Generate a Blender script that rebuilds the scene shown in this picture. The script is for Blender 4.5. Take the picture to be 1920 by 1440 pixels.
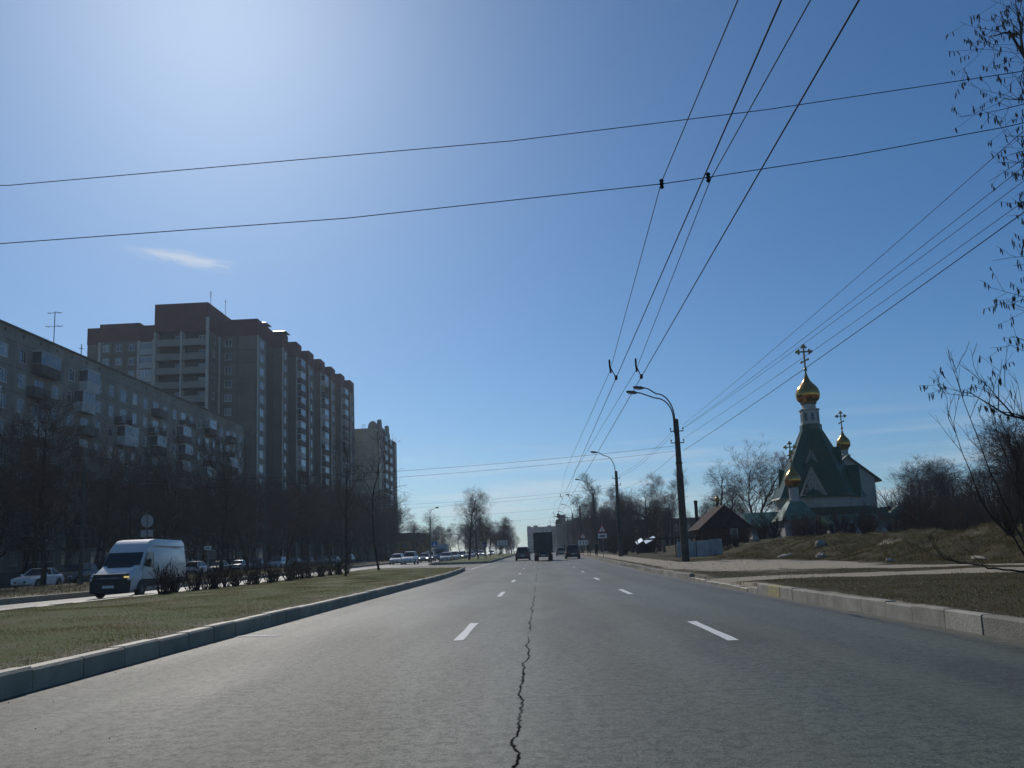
import bpy, math, random
import numpy as np
from mathutils import Vector, Matrix, noise as mnoise
R = math.radians
random.seed(7)
for o in list(bpy.data.objects):
    bpy.data.objects.remove(o)
scene = bpy.context.scene
C = scene.collection

# ------------------------------------------------------------------ camera
cam_d = bpy.data.cameras.new('camera'); cam = bpy.data.objects.new('camera', cam_d); C.objects.link(cam)
cam_d.sensor_fit = 'HORIZONTAL'; cam_d.sensor_width = 36.0
cam_d.lens = 36.0 * 1555.0 / 1920.0
cam_d.shift_y = 90.6 / 1920.0
cam_d.clip_end = 6000.0
cam.matrix_world = Matrix.Translation((0, 0, 1.25)) @ Matrix.Rotation(R(1.56), 4, 'Z') @ \
    Matrix.Rotation(R(98.35), 4, 'X') @ Matrix.Rotation(R(-2.24), 4, 'Z')
scene.camera = cam

# ------------------------------------------------------------------ sky, sun, exposure
SUN_EL, SUN_AZ = 36.0, -22.0                       # azimuth from +Y towards +X
world = bpy.data.worlds.new('World'); scene.world = world; world.use_nodes = True
wn = world.node_tree; wn.nodes.clear()
def wnode(t, **k):
    n = wn.nodes.new(t)
    for a, b in k.items(): setattr(n, a, b)
    return n
sky = wnode('ShaderNodeTexSky', sky_type='NISHITA', sun_disc=False)
sky.sun_elevation = R(SUN_EL); sky.sun_rotation = R(SUN_AZ)
sky.altitude = 0; sky.air_density = 0.85; sky.dust_density = 0.52; sky.ozone_density = 6.0
bg = wnode('ShaderNodeBackground'); bg.inputs['Strength'].default_value = 0.096
wout = wnode('ShaderNodeOutputWorld')
# thin cirrus: one small wisp high on the left, faint streaks low all round the horizon
wtc = wnode('ShaderNodeTexCoord')
wsep = wnode('ShaderNodeSeparateXYZ'); wn.links.new(wtc.outputs['Generated'], wsep.inputs[0])
def wmath(op, a, b=None, c=None):
    n = wnode('ShaderNodeMath', operation=op)
    for i, v in enumerate((a, b, c)):
        if v is None: continue
        if isinstance(v, (int, float)): n.inputs[i].default_value = v
        else: wn.links.new(v, n.inputs[i])
    return n.outputs[0]
wmap = wnode('ShaderNodeMapping'); wmap.inputs['Scale'].default_value = (3.0, 3.0, 38.0)
wn.links.new(wtc.outputs['Generated'], wmap.inputs['Vector'])
wnz = wnode('ShaderNodeTexNoise'); wnz.inputs['Scale'].default_value = 1.6; wnz.inputs['Detail'].default_value = 5
wn.links.new(wmap.outputs[0], wnz.inputs['Vector'])
streak = wnode('ShaderNodeMapRange', interpolation_type='SMOOTHSTEP')
streak.inputs['From Min'].default_value = 0.47; streak.inputs['From Max'].default_value = 0.72
wn.links.new(wnz.outputs['Fac'], streak.inputs['Value'])
low = wnode('ShaderNodeMapRange', interpolation_type='SMOOTHSTEP')
low.inputs['From Min'].default_value = 0.18; low.inputs['From Max'].default_value = 0.03
low.inputs['To Min'].default_value = 0.0; low.inputs['To Max'].default_value = 1.0
wn.links.new(wsep.outputs['Z'], low.inputs['Value'])
low_f = wmath('MULTIPLY', streak.outputs[0], low.outputs[0])
# the wisp: an elongated patch about one direction of the sky, broken up by stretched noise
vsub = wnode('ShaderNodeVectorMath', operation='SUBTRACT'); vsub.inputs[1].default_value = (-0.375, 0.864, 0.335)
wn.links.new(wtc.outputs['Generated'], vsub.inputs[0])
vmap = wnode('ShaderNodeMapping', vector_type='TEXTURE')
vmap.inputs['Rotation'].default_value = (0, R(6), 0)
vmap.inputs['Scale'].default_value = (0.058, 0.2, 0.0095)
wn.links.new(vsub.outputs[0], vmap.inputs['Vector'])
vlen = wnode('ShaderNodeVectorMath', operation='LENGTH'); wn.links.new(vmap.outputs[0], vlen.inputs[0])
wnz2 = wnode('ShaderNodeTexNoise'); wnz2.inputs['Scale'].default_value = 1.7; wnz2.inputs['Detail'].default_value = 6; wnz2.inputs['Roughness'].default_value = 0.65
wn.links.new(vmap.outputs[0], wnz2.inputs['Vector'])
wl = wmath('ADD', vlen.outputs['Value'], wmath('MULTIPLY', wmath('SUBTRACT', wnz2.outputs['Fac'], 0.5), 1.9))
wr = wnode('ShaderNodeMapRange', interpolation_type='SMOOTHSTEP'); wr.inputs['From Min'].default_value = 1.0; wr.inputs['From Max'].default_value = 0.1
wn.links.new(wl, wr.inputs['Value'])
cf = wmath('ADD', wmath('MULTIPLY', low_f, 0.55), wmath('MULTIPLY', wr.outputs[0], 0.55))
wmix = wnode('ShaderNodeMixRGB'); wmix.inputs['Color2'].default_value = (9.5, 10.0, 10.5, 1)
# phone white balance and saturation, the same over the whole sky
whs = wnode('ShaderNodeHueSaturation'); whs.inputs['Saturation'].default_value = 1.13
wtint = wnode('ShaderNodeMixRGB', blend_type='MULTIPLY'); wtint.inputs['Fac'].default_value = 1.0; wtint.inputs['Color2'].default_value = (0.89, 1.03, 1.04, 1)
wn.links.new(sky.outputs[0], whs.inputs['Color']); wn.links.new(whs.outputs[0], wtint.inputs['Color1'])
wn.links.new(cf, wmix.inputs['Fac']); wn.links.new(wtint.outputs[0], wmix.inputs['Color1'])
wn.links.new(wmix.outputs[0], bg.inputs['Color']); wn.links.new(bg.outputs[0], wout.inputs['Surface'])

sun_d = bpy.data.lights.new('sun', 'SUN'); sun_d.energy = 3.1; sun_d.angle = R(0.5); sun_d.color = (1.0, 0.94, 0.85)
sun = bpy.data.objects.new('sun', sun_d); C.objects.link(sun)
sv = Vector((math.sin(R(SUN_AZ)) * math.cos(R(SUN_EL)), math.cos(R(SUN_AZ)) * math.cos(R(SUN_EL)), math.sin(R(SUN_EL))))
sun.rotation_euler = sv.to_track_quat('Z', 'Y').to_euler(); sun.location = (0, 0, 80)
vs = scene.view_settings
vs.view_transform = 'Standard'; vs.look = 'None'; vs.gamma = 1; vs.use_curve_mapping = False
vs.exposure = -0.35
scene.render.engine = 'CYCLES'

# ------------------------------------------------------------------ materials
MATS = {}
def mat(name, col, rough=0.8, var=0.25, scale=1.0, bump=0.0, bscale=20.0, metal=0.0, spec=0.4, col2=None, rand=0.0, stretch=None, emit=None, detail=6, coat=0.0, contrast=(0.35, 0.65)):
    if name in MATS: return MATS[name]
    m = bpy.data.materials.new(name); m.use_nodes = True; nt = m.node_tree; L = nt.links
    b = nt.nodes['Principled BSDF']
    b.inputs['Roughness'].default_value = rough; b.inputs['Metallic'].default_value = metal
    b.inputs['Specular IOR Level'].default_value = spec
    if coat: b.inputs['Coat Weight'].default_value = coat; b.inputs['Coat Roughness'].default_value = 0.08
    col = tuple(col) + (1,)
    c2 = tuple(col2) + (1,) if col2 else tuple(max(0, c * (1 - var)) for c in col[:3]) + (1,)
    geo = nt.nodes.new('ShaderNodeNewGeometry'); src = geo.outputs['Position']
    if stretch:
        mp = nt.nodes.new('ShaderNodeMapping'); mp.inputs['Scale'].default_value = stretch
        L.new(src, mp.inputs['Vector']); src = mp.outputs[0]
    nz = nt.nodes.new('ShaderNodeTexNoise'); nz.inputs['Scale'].default_value = scale; nz.inputs['Detail'].default_value = detail; nz.inputs['Roughness'].default_value = 0.62
    L.new(src, nz.inputs['Vector'])
    mr = nt.nodes.new('ShaderNodeMapRange'); mr.inputs['From Min'].default_value = contrast[0]; mr.inputs['From Max'].default_value = contrast[1]
    L.new(nz.outputs['Fac'], mr.inputs['Value'])
    mx = nt.nodes.new('ShaderNodeMixRGB'); mx.inputs['Color1'].default_value = col; mx.inputs['Color2'].default_value = c2
    L.new(mr.outputs[0], mx.inputs['Fac']); out = mx.outputs[0]
    if rand:
        oi = nt.nodes.new('ShaderNodeObjectInfo'); hs = nt.nodes.new('ShaderNodeHueSaturation')
        r2 = nt.nodes.new('ShaderNodeMapRange'); r2.inputs['To Min'].default_value = 1 - rand; r2.inputs['To Max'].default_value = 1 + rand
        L.new(oi.outputs['Random'], r2.inputs['Value']); L.new(r2.outputs[0], hs.inputs['Value']); L.new(out, hs.inputs['Color']); out = hs.outputs[0]
    L.new(out, b.inputs['Base Color'])
    if bump:
        n2 = nt.nodes.new('ShaderNodeTexNoise'); n2.inputs['Scale'].default_value = bscale; n2.inputs['Detail'].default_value = 5
        L.new(geo.outputs['Position'], n2.inputs['Vector'])
        bp = nt.nodes.new('ShaderNodeBump'); bp.inputs['Strength'].default_value = bump; bp.inputs['Distance'].default_value = 0.03
        L.new(n2.outputs['Fac'], bp.inputs['Height']); L.new(bp.outputs[0], b.inputs['Normal'])
    if emit:
        b.inputs['Emission Color'].default_value = tuple(emit[:3]) + (1,); b.inputs['Emission Strength'].default_value = emit[3]
    MATS[name] = m
    return m

class NT:
    """small helper for hand-made node materials"""
    def __init__(s, name):
        s.m = bpy.data.materials.new(name); s.m.use_nodes = True; s.t = s.m.node_tree; s.b = s.t.nodes['Principled BSDF']
        s.pos = s.t.nodes.new('ShaderNodeNewGeometry').outputs['Position']
        MATS[name] = s.m
    def n(s, t, **k):
        x = s.t.nodes.new(t)
        for a, b in k.items(): setattr(x, a, b)
        return x
    def put(s, sock, v):
        if isinstance(v, (int, float)): sock.default_value = v
        elif isinstance(v, tuple): sock.default_value = v if len(v) == 4 or sock.type == 'VECTOR' else v + (1,)
        else: s.t.links.new(v, sock)
    def math(s, op, a, b=None, clamp=False):
        x = s.n('ShaderNodeMath', operation=op, use_clamp=clamp); s.put(x.inputs[0], a)
        if b is not None: s.put(x.inputs[1], b)
        return x.outputs[0]
    def noise(s, scale, detail=5, stretch=None, rough=0.6, vec=None):
        v = vec or s.pos
        if stretch:
            mp = s.n('ShaderNodeMapping'); mp.inputs['Scale'].default_value = stretch; s.put(mp.inputs[0], v); v = mp.outputs[0]
        x = s.n('ShaderNodeTexNoise'); x.inputs['Scale'].default_value = scale; x.inputs['Detail'].default_value = detail; x.inputs['Roughness'].default_value = rough
        s.put(x.inputs['Vector'], v); return x.outputs['Fac']
    def ramp(s, v, a, b, lo=0.0, hi=1.0):
        x = s.n('ShaderNodeMapRange', interpolation_type='SMOOTHSTEP'); s.put(x.inputs['Value'], v)
        x.inputs['From Min'].default_value = a; x.inputs['From Max'].default_value = b; x.inputs['To Min'].default_value = lo; x.inputs['To Max'].default_value = hi
        return x.outputs[0]
    def mix(s, f, a, b, blend='MIX'):
        x = s.n('ShaderNodeMixRGB', blend_type=blend); s.put(x.inputs['Fac'], f); s.put(x.inputs['Color1'], a); s.put(x.inputs['Color2'], b); return x.outputs[0]
    def bump(s, h, st, dist=0.02):
        x = s.n('ShaderNodeBump'); x.inputs['Strength'].default_value = st; x.inputs['Distance'].default_value = dist; s.put(x.inputs['Height'], h)
        s.t.links.new(x.outputs[0], s.b.inputs['Normal'])
    def attr(s, name):
        x = s.n('ShaderNodeAttribute', attribute_name=name); return x.outputs['Fac']

def asphalt_material():
    a = NT('asphalt')
    sep = a.n('ShaderNodeSeparateXYZ'); a.put(sep.inputs[0], a.pos); X, Y = sep.outputs[0], sep.outputs[1]
    big = a.noise(0.35, 4, (1.0, 0.18, 1.0)); mid = a.noise(1.6, 5, (1.0, 0.3, 1)); fine = a.noise(95, 3); grit = a.noise(34, 4, rough=0.8)
    c = a.mix(a.ramp(big, 0.38, 0.62), (0.118, 0.128, 0.086), (0.072, 0.079, 0.054))
    c = a.mix(a.ramp(mid, 0.45, 0.75, 0, 0.45), c, (0.052, 0.054, 0.042))
    c = a.mix(a.ramp(grit, 0.38, 0.72, 0.0, 0.7), c, (0.032, 0.033, 0.031))
    c = a.mix(a.ramp(fine, 0.6, 0.76, 0, 0.75), c, (0.2, 0.2, 0.19))
    spk = a.noise(9, 5, rough=0.85)
    c = a.mix(a.ramp(spk, 0.46, 0.56, 0.0, 0.55), c, (0.042, 0.045, 0.034))
    c = a.mix(a.ramp(a.noise(27, 2, rough=0.6), 0.57, 0.68, 0.0, 0.55), c, (0.2, 0.205, 0.15))
    c = a.mix(a.ramp(a.noise(0.22, 3, (1.0, 0.45, 1.0)), 0.55, 0.58, 0.0, 0.45), c, (0.04, 0.043, 0.033))
    # worn wheel tracks: polished and paler
    for x0 in (-4.25, -2.4, -0.3, 1.5, 3.3, 4.75):
        d = a.math('ABSOLUTE', a.math('SUBTRACT', X, x0))
        c = a.mix(a.ramp(d, 0.45, 0.1, 0, 0.22), c, (0.15, 0.16, 0.115))
    # oil-dark strip down each lane
    for x0 in (-3.4, 0.62, 4.0):
        d = a.math('ABSOLUTE', a.math('SUBTRACT', X, x0))
        c = a.mix(a.ramp(d, 0.5, 0.05, 0, 0.22), c, (0.05, 0.05, 0.048))
    # long seam crack between two lays of asphalt, and a few cross joints
    wob = a.noise(0.8, 8, (1, 1, 1), rough=0.75)
    xx = a.math('ADD', X, a.math('MULTIPLY', a.math('SUBTRACT', wob, 0.5), 0.32))
    d = a.math('ABSOLUTE', a.math('SUBTRACT', xx, -0.22))
    part = a.ramp(a.noise(0.16, 2), 0.36, 0.5)
    crk = a.math('MULTIPLY', a.ramp(d, 0.02, 0.005), part)
    c = a.mix(crk, c, (0.008, 0.008, 0.007))
    for y0 in (7.55, 13.9, 24.2, 43.0):
        yy = a.math('ADD', Y, a.math('MULTIPLY', a.math('SUBTRACT', a.noise(0.8, 5), 0.5), 0.35))
        d = a.math('ABSOLUTE', a.math('SUBTRACT', yy, y0))
        c = a.mix(a.ramp(d, 0.03, 0.006, 0, 0.5), c, (0.015, 0.015, 0.015))
    # dust and sand along the right kerb
    dust = a.math('MULTIPLY', a.ramp(a.math('ADD', X, a.math('MULTIPLY', a.math('SUBTRACT', big, 0.5), 0.6)), 5.05, 5.62), a.ramp(a.noise(2.2, 5), 0.3, 0.65, 0.25, 0.9))
    c = a.mix(dust, c, (0.17, 0.155, 0.13))
    dl = a.math('MULTIPLY', a.ramp(X, -4.9, -5.5, 0, 0.5), a.ramp(X, -7.5, -7.0))
    c = a.mix(dl, c, (0.12, 0.113, 0.1))
    # the oncoming carriageway is paler: its sun sheen put into the colour
    c = a.mix(a.ramp(X, -7.5, -9.5, 0, 0.75), c, a.mix(a.ramp(mid, 0.35, 0.7), (0.2, 0.195, 0.18), (0.15, 0.147, 0.138)))
    a.t.links.new(c, a.b.inputs['Base Color'])
    a.put(a.b.inputs['Roughness'], a.ramp(big, 0.3, 0.7, 0.52, 0.64)); a.put(a.b.inputs['Specular IOR Level'], a.math('MULTIPLY', a.ramp(a.math('ADD', a.math('MULTIPLY', spk, .6), a.math('MULTIPLY', grit, .4)), 0.42, 0.6, 0.4, 0.14), a.math('SUBTRACT', 1.0, crk)))
    a.bump(a.math('ADD', a.math('MULTIPLY', grit, 0.6), fine), 0.55, 0.012)
    return a.m

def soil_grass_material(name, g1, g2, dirt, sandc, gscale=1.0):
    a = NT(name)
    big = a.noise(0.55 * gscale, 5); fine = a.noise(26, 5, rough=0.75); mid = a.noise(3.5, 6, rough=0.7)
    c = a.mix(a.ramp(mid, 0.35, 0.65), g1, g2)
    c = a.mix(a.ramp(big, 0.48, 0.68, 0, 0.8), c, dirt)
    c = a.mix(a.ramp(fine, 0.5, 0.75, 0, 0.5), c, tuple(x * 0.45 for x in dirt))
    s = a.attr('sand')
    sm = a.ramp(a.math('ADD', s, a.math('MULTIPLY', a.math('SUBTRACT', a.noise(1.4, 6, rough=0.7), 0.5), 0.9)), 0.35, 0.62)
    sc = a.mix(a.ramp(a.noise(7, 5), 0.35, 0.7), sandc, tuple(x * 0.66 for x in sandc))
    sc = a.mix(a.ramp(fine, 0.5, 0.78, 0, 0.4), sc, tuple(x * 0.5 for x in sandc))
    c = a.mix(sm, c, sc)
    a.t.links.new(c, a.b.inputs['Base Color']); a.b.inputs['Roughness'].default_value = 0.95; a.b.inputs['Specular IOR Level'].default_value = 0.15
    a.bump(a.math('ADD', fine, a.math('MULTIPLY', mid, 2.0)), 0.8, 0.05)
    return a.m

M_ASPH = asphalt_material()
M_MED = soil_grass_material('median_turf', (0.13, 0.165, 0.06), (0.19, 0.185, 0.09), (0.24, 0.2, 0.13), (0.34, 0.3, 0.22))
M_VERGE = soil_grass_material('verge_soil', (0.062, 0.058, 0.026), (0.085, 0.07, 0.037), (0.1, 0.077, 0.047), (0.5, 0.43, 0.32))
M_GROUND = mat('ground_soil', (0.085, 0.075, 0.045), 0.95, scale=0.3, col2=(0.06, 0.062, 0.03), bump=0.4, bscale=6, spec=0.1)
M_SIDE = mat('side_road_asphalt', (0.2, 0.19, 0.17), 0.8, var=0.35, scale=0.8, bump=0.3, bscale=40)
def blade_material(name, c1, c2, tr):
    a = NT(name); c = a.mix(a.ramp(a.noise(0.6, 5), 0.4, 0.62), c1, c2); c = a.mix(a.ramp(a.noise(9, 3), 0.35, 0.7, 0, .6), c, tuple(x * .55 for x in c2))
    a.t.links.new(c, a.b.inputs['Base Color']); a.b.inputs['Roughness'].default_value = 0.9; a.b.inputs['Specular IOR Level'].default_value = 0.1
    t = a.n('ShaderNodeBsdfTranslucent'); a.put(t.inputs['Color'], c); m = a.n('ShaderNodeMixShader'); m.inputs[0].default_value = tr
    a.t.links.new(a.b.outputs[0], m.inputs[1]); a.t.links.new(t.outputs[0], m.inputs[2]); a.t.links.new(m.outputs[0], a.t.nodes['Material Output'].inputs['Surface'])
    return a.m
def paint_material():
    a = NT('road_paint')
    f = a.noise(22, 5, rough=0.75); g = a.noise(3, 4)
    w = a.ramp(a.math('ADD', f, a.math('MULTIPLY', g, 0.4)), 0.78, 0.95)
    c = a.mix(w, (0.72, 0.71, 0.66), (0.13, 0.13, 0.125))
    a.t.links.new(c, a.b.inputs['Base Color']); a.b.inputs['Roughness'].default_value = 0.6
    return a.m
M_PAINT = paint_material()
M_KERB = mat('kerb_concrete', (0.43, 0.395, 0.325), 0.9, scale=2.5, col2=(0.3, 0.272, 0.222), bump=0.5, bscale=45, spec=0.2, rand=0.22)
M_KERBL = mat('kerb_granite', (0.37, 0.325, 0.235), 0.6, scale=1.8, col2=(0.25, 0.22, 0.16), bump=0.4, bscale=50, spec=0.5, rand=0.15)
M_YEL = mat('kerb_yellow', (0.5, 0.42, 0.16), 0.85, scale=9, col2=(0.32, 0.29, 0.2), bump=0.4, bscale=40)
M_BARK = mat('bark_dark', (0.05, 0.042, 0.035), 0.95, scale=9, var=0.5, bump=0.6, bscale=25, spec=0.1, rand=0.2)
M_TWIG = mat('twig_dark', (0.06, 0.046, 0.038), 0.95, scale=4, var=0.4, spec=0.1, rand=0.25)
M_TWIGR = mat('twig_reddish', (0.085, 0.056, 0.044), 0.95, scale=4, var=0.4, spec=0.1, rand=0.25)
M_BIRCH = mat('birch_bark', (0.3, 0.28, 0.25), 0.9, scale=5, col2=(0.06, 0.055, 0.05), spec=0.1)
M_CATKIN = mat('catkin', (0.1, 0.068, 0.035), 0.9, scale=12, var=0.5, spec=0.1)
M_GRASSB = blade_material('grass_blade_green', (0.155, 0.17, 0.06), (0.25, 0.2, 0.105), 0.5)
M_GRASSD = blade_material('grass_blade_dry', (0.1, 0.095, 0.04), (0.16, 0.125, 0.065), 0.4)
M_PAN9 = mat('panel_pebble_grey', (0.33, 0.295, 0.24), 0.95, scale=0.5, col2=(0.235, 0.213, 0.176), bump=0.3, bscale=15, rand=0.13, spec=0.15)
M_JOINT = mat('joint_dark', (0.07, 0.066, 0.06), 0.95, var=0.2)
M_PANT = mat('panel_brown_grey', (0.2, 0.165, 0.13), 0.95, scale=0.35, col2=(0.15, 0.125, 0.1), bump=0.2, bscale=15, rand=0.12, spec=0.15)
M_PANT2 = mat('panel_grey_light', (0.31, 0.285, 0.24), 0.95, scale=0.35, col2=(0.24, 0.222, 0.19), rand=0.1, spec=0.15)
M_RED = mat('parapet_dark_red', (0.15, 0.038, 0.033), 0.85, scale=0.6, var=0.3, rand=0.1, spec=0.2)
M_WHITEW = mat('plaster_white', (0.6, 0.585, 0.55), 0.9, scale=0.8, var=0.18, bump=0.15, bscale=10, spec=0.2)
M_STRIP = mat('joint_strip_pale', (0.6, 0.56, 0.48), 0.9, scale=1, var=0.25)
M_BEIGE = mat('panel_beige', (0.6, 0.5, 0.34), 0.95, scale=0.5, var=0.2, rand=0.08, spec=0.15)
M_FRAME = mat('window_frame_white', (0.75, 0.72, 0.67), 0.6, var=0.2, scale=3, rand=0.3)
def glass_material(name, dark, light, thr, rough=0.06):
    a = NT(name); oi = a.n('ShaderNodeObjectInfo')
    c = a.mix(a.ramp(oi.outputs['Random'], thr, thr + 0.25), dark, light)  # pale panes: curtains, plus sky reflection put into the colour
    a.t.links.new(c, a.b.inputs['Base Color']); a.b.inputs['Roughness'].default_value = rough
    a.b.inputs['IOR'].default_value = 1.7; a.b.inputs['Specular IOR Level'].default_value = 0.75
    return a.m
M_PANE = glass_material('window_glass', (0.02, 0.024, 0.028), (0.3, 0.3, 0.28), 0.5)
M_BGLASS = glass_material('balcony_glass', (0.05, 0.06, 0.07), (0.4, 0.4, 0.38), 0.35)
M_CARGL = mat('car_glass', (0.012, 0.014, 0.016), 0.05, var=0.1, spec=0.7)
M_SLAB = mat('balcony_concrete', (0.14, 0.13, 0.115), 0.95, scale=1.0, var=0.3, rand=0.25)
M_RAIL = mat('railing_sheet', (0.12, 0.1, 0.085), 0.8, scale=1.5, var=0.4, rand=0.4)
M_METAL = mat('galvanised_steel', (0.25, 0.25, 0.25), 0.5, var=0.3, scale=3, metal=0.7)
M_DARKMET = mat('dark_steel', (0.035, 0.035, 0.036), 0.6, var=0.3, scale=4, metal=0.2)
M_POLE = mat('pole_concrete_dark', (0.1, 0.092, 0.082), 0.95, scale=2.0, var=0.45, bump=0.3, bscale=12, spec=0.15)
M_WIRE = mat('wire_black', (0.012, 0.012, 0.013), 0.9, var=0.1, spec=0.1)
M_RUBBER = mat('tyre_rubber', (0.018, 0.018, 0.018), 0.85, var=0.2, scale=8)
M_RIM = mat('rim_alloy', (0.3, 0.3, 0.31), 0.35, var=0.15, scale=5, metal=0.8)
M_GREEN = mat('roof_green_metal', (0.02, 0.075, 0.024), 0.35, scale=0.8, var=0.35, spec=0.5, stretch=(1, 1, 0.3))
M_GREENL = mat('roof_green_sunlit', (0.12, 0.24, 0.16), 0.4, scale=1.2, col2=(0.06, 0.15, 0.09), spec=0.5)  # paler copy of the roof green, with sunlight put into the colour
M_GOLD = mat('gold_leaf', (0.56, 0.29, 0.07), 0.22, var=0.15, scale=3, metal=1.0)
M_GOLDD = mat('gold_tarnished', (0.2, 0.14, 0.05), 0.4, var=0.3, scale=3, metal=0.8)
M_CHW = mat('church_plaster', (0.5, 0.47, 0.41), 0.9, scale=0.7, col2=(0.4, 0.375, 0.33), bump=0.15, bscale=8)
M_WOODR = mat('timber_red_brown', (0.15, 0.06, 0.035), 0.85, scale=2, var=0.4, stretch=(0.4, 0.4, 6))
M_ROOFR = mat('roof_red_brown', (0.06, 0.03, 0.022), 0.95, scale=2, var=0.4)
M_FENCE = mat('fence_sheet_pale', (0.42, 0.44, 0.44), 0.5, scale=1.5, var=0.3, rand=0.08)
M_STONE = mat('rubble_stone', (0.45, 0.4, 0.31), 0.95, scale=3, var=0.35, bump=0.6, bscale=12, rand=0.15)
M_ORANGE = mat('orange_render', (0.7, 0.33, 0.075), 0.9, scale=0.4, var=0.25)
M_BROWNR = mat('brown_roof', (0.085, 0.05, 0.04), 0.85, scale=0.6, var=0.3)
M_FARB = mat('far_block_grey', (0.11, 0.11, 0.115), 0.95, scale=0.2, var=0.2)
M_DARKB = mat('dark_and_shaded', (0.055, 0.045, 0.04), 0.95, scale=1.0, var=0.4)  # near-black: shade on the long low building put into the colour
M_SIGNW = mat('sign_white', (0.7, 0.7, 0.68), 0.5, var=0.08)
M_SIGNBACK = mat('sign_back_grey', (0.32, 0.33, 0.33), 0.55, var=0.15, scale=4, metal=0.3)
M_SIGNR = mat('sign_red', (0.55, 0.03, 0.03), 0.5, var=0.1)
M_SIGNB = mat('sign_blue', (0.03, 0.1, 0.42), 0.5, var=0.1)
M_SIGNK = mat('sign_black', (0.02, 0.02, 0.02), 0.5, var=0.1)
M_SIGNY = mat('sign_yellow_green', (0.55, 0.62, 0.1), 0.5, var=0.1)
M_LAMPGL = mat('lamp_glass', (0.6, 0.62, 0.6), 0.3, var=0.1)
M_HEADL = mat('headlamp_lens', (0.75, 0.76, 0.76), 0.12, var=0.1, spec=0.8)
M_LITL = mat('headlamp_lit', (0.8, 0.8, 0.75), 0.2, var=0.05, emit=(1.0, 0.97, 0.9, 6.0))
M_AMBER = mat('indicator_lit_amber', (0.7, 0.5, 0.12), 0.25, var=0.05, emit=(1.0, 0.72, 0.25, 0.7))
M_TAIL = mat('tail_lamp', (0.3, 0.015, 0.012), 0.25, var=0.1, spec=0.6)
M_PLATE = mat('number_plate', (0.6, 0.6, 0.58), 0.5, var=0.05)
M_BLACKP = mat('black_plastic', (0.02, 0.02, 0.021), 0.6, var=0.2, scale=6)
M_VANW = mat('van_white_paint', (0.74, 0.71, 0.66), 0.35, scale=1.2, var=0.12, spec=0.5, coat=0.4)
def paint(name, c, metal=0.0): return mat('paint_' + name, c, 0.3, var=0.08, scale=2, spec=0.5, coat=0.5, metal=metal)

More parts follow.
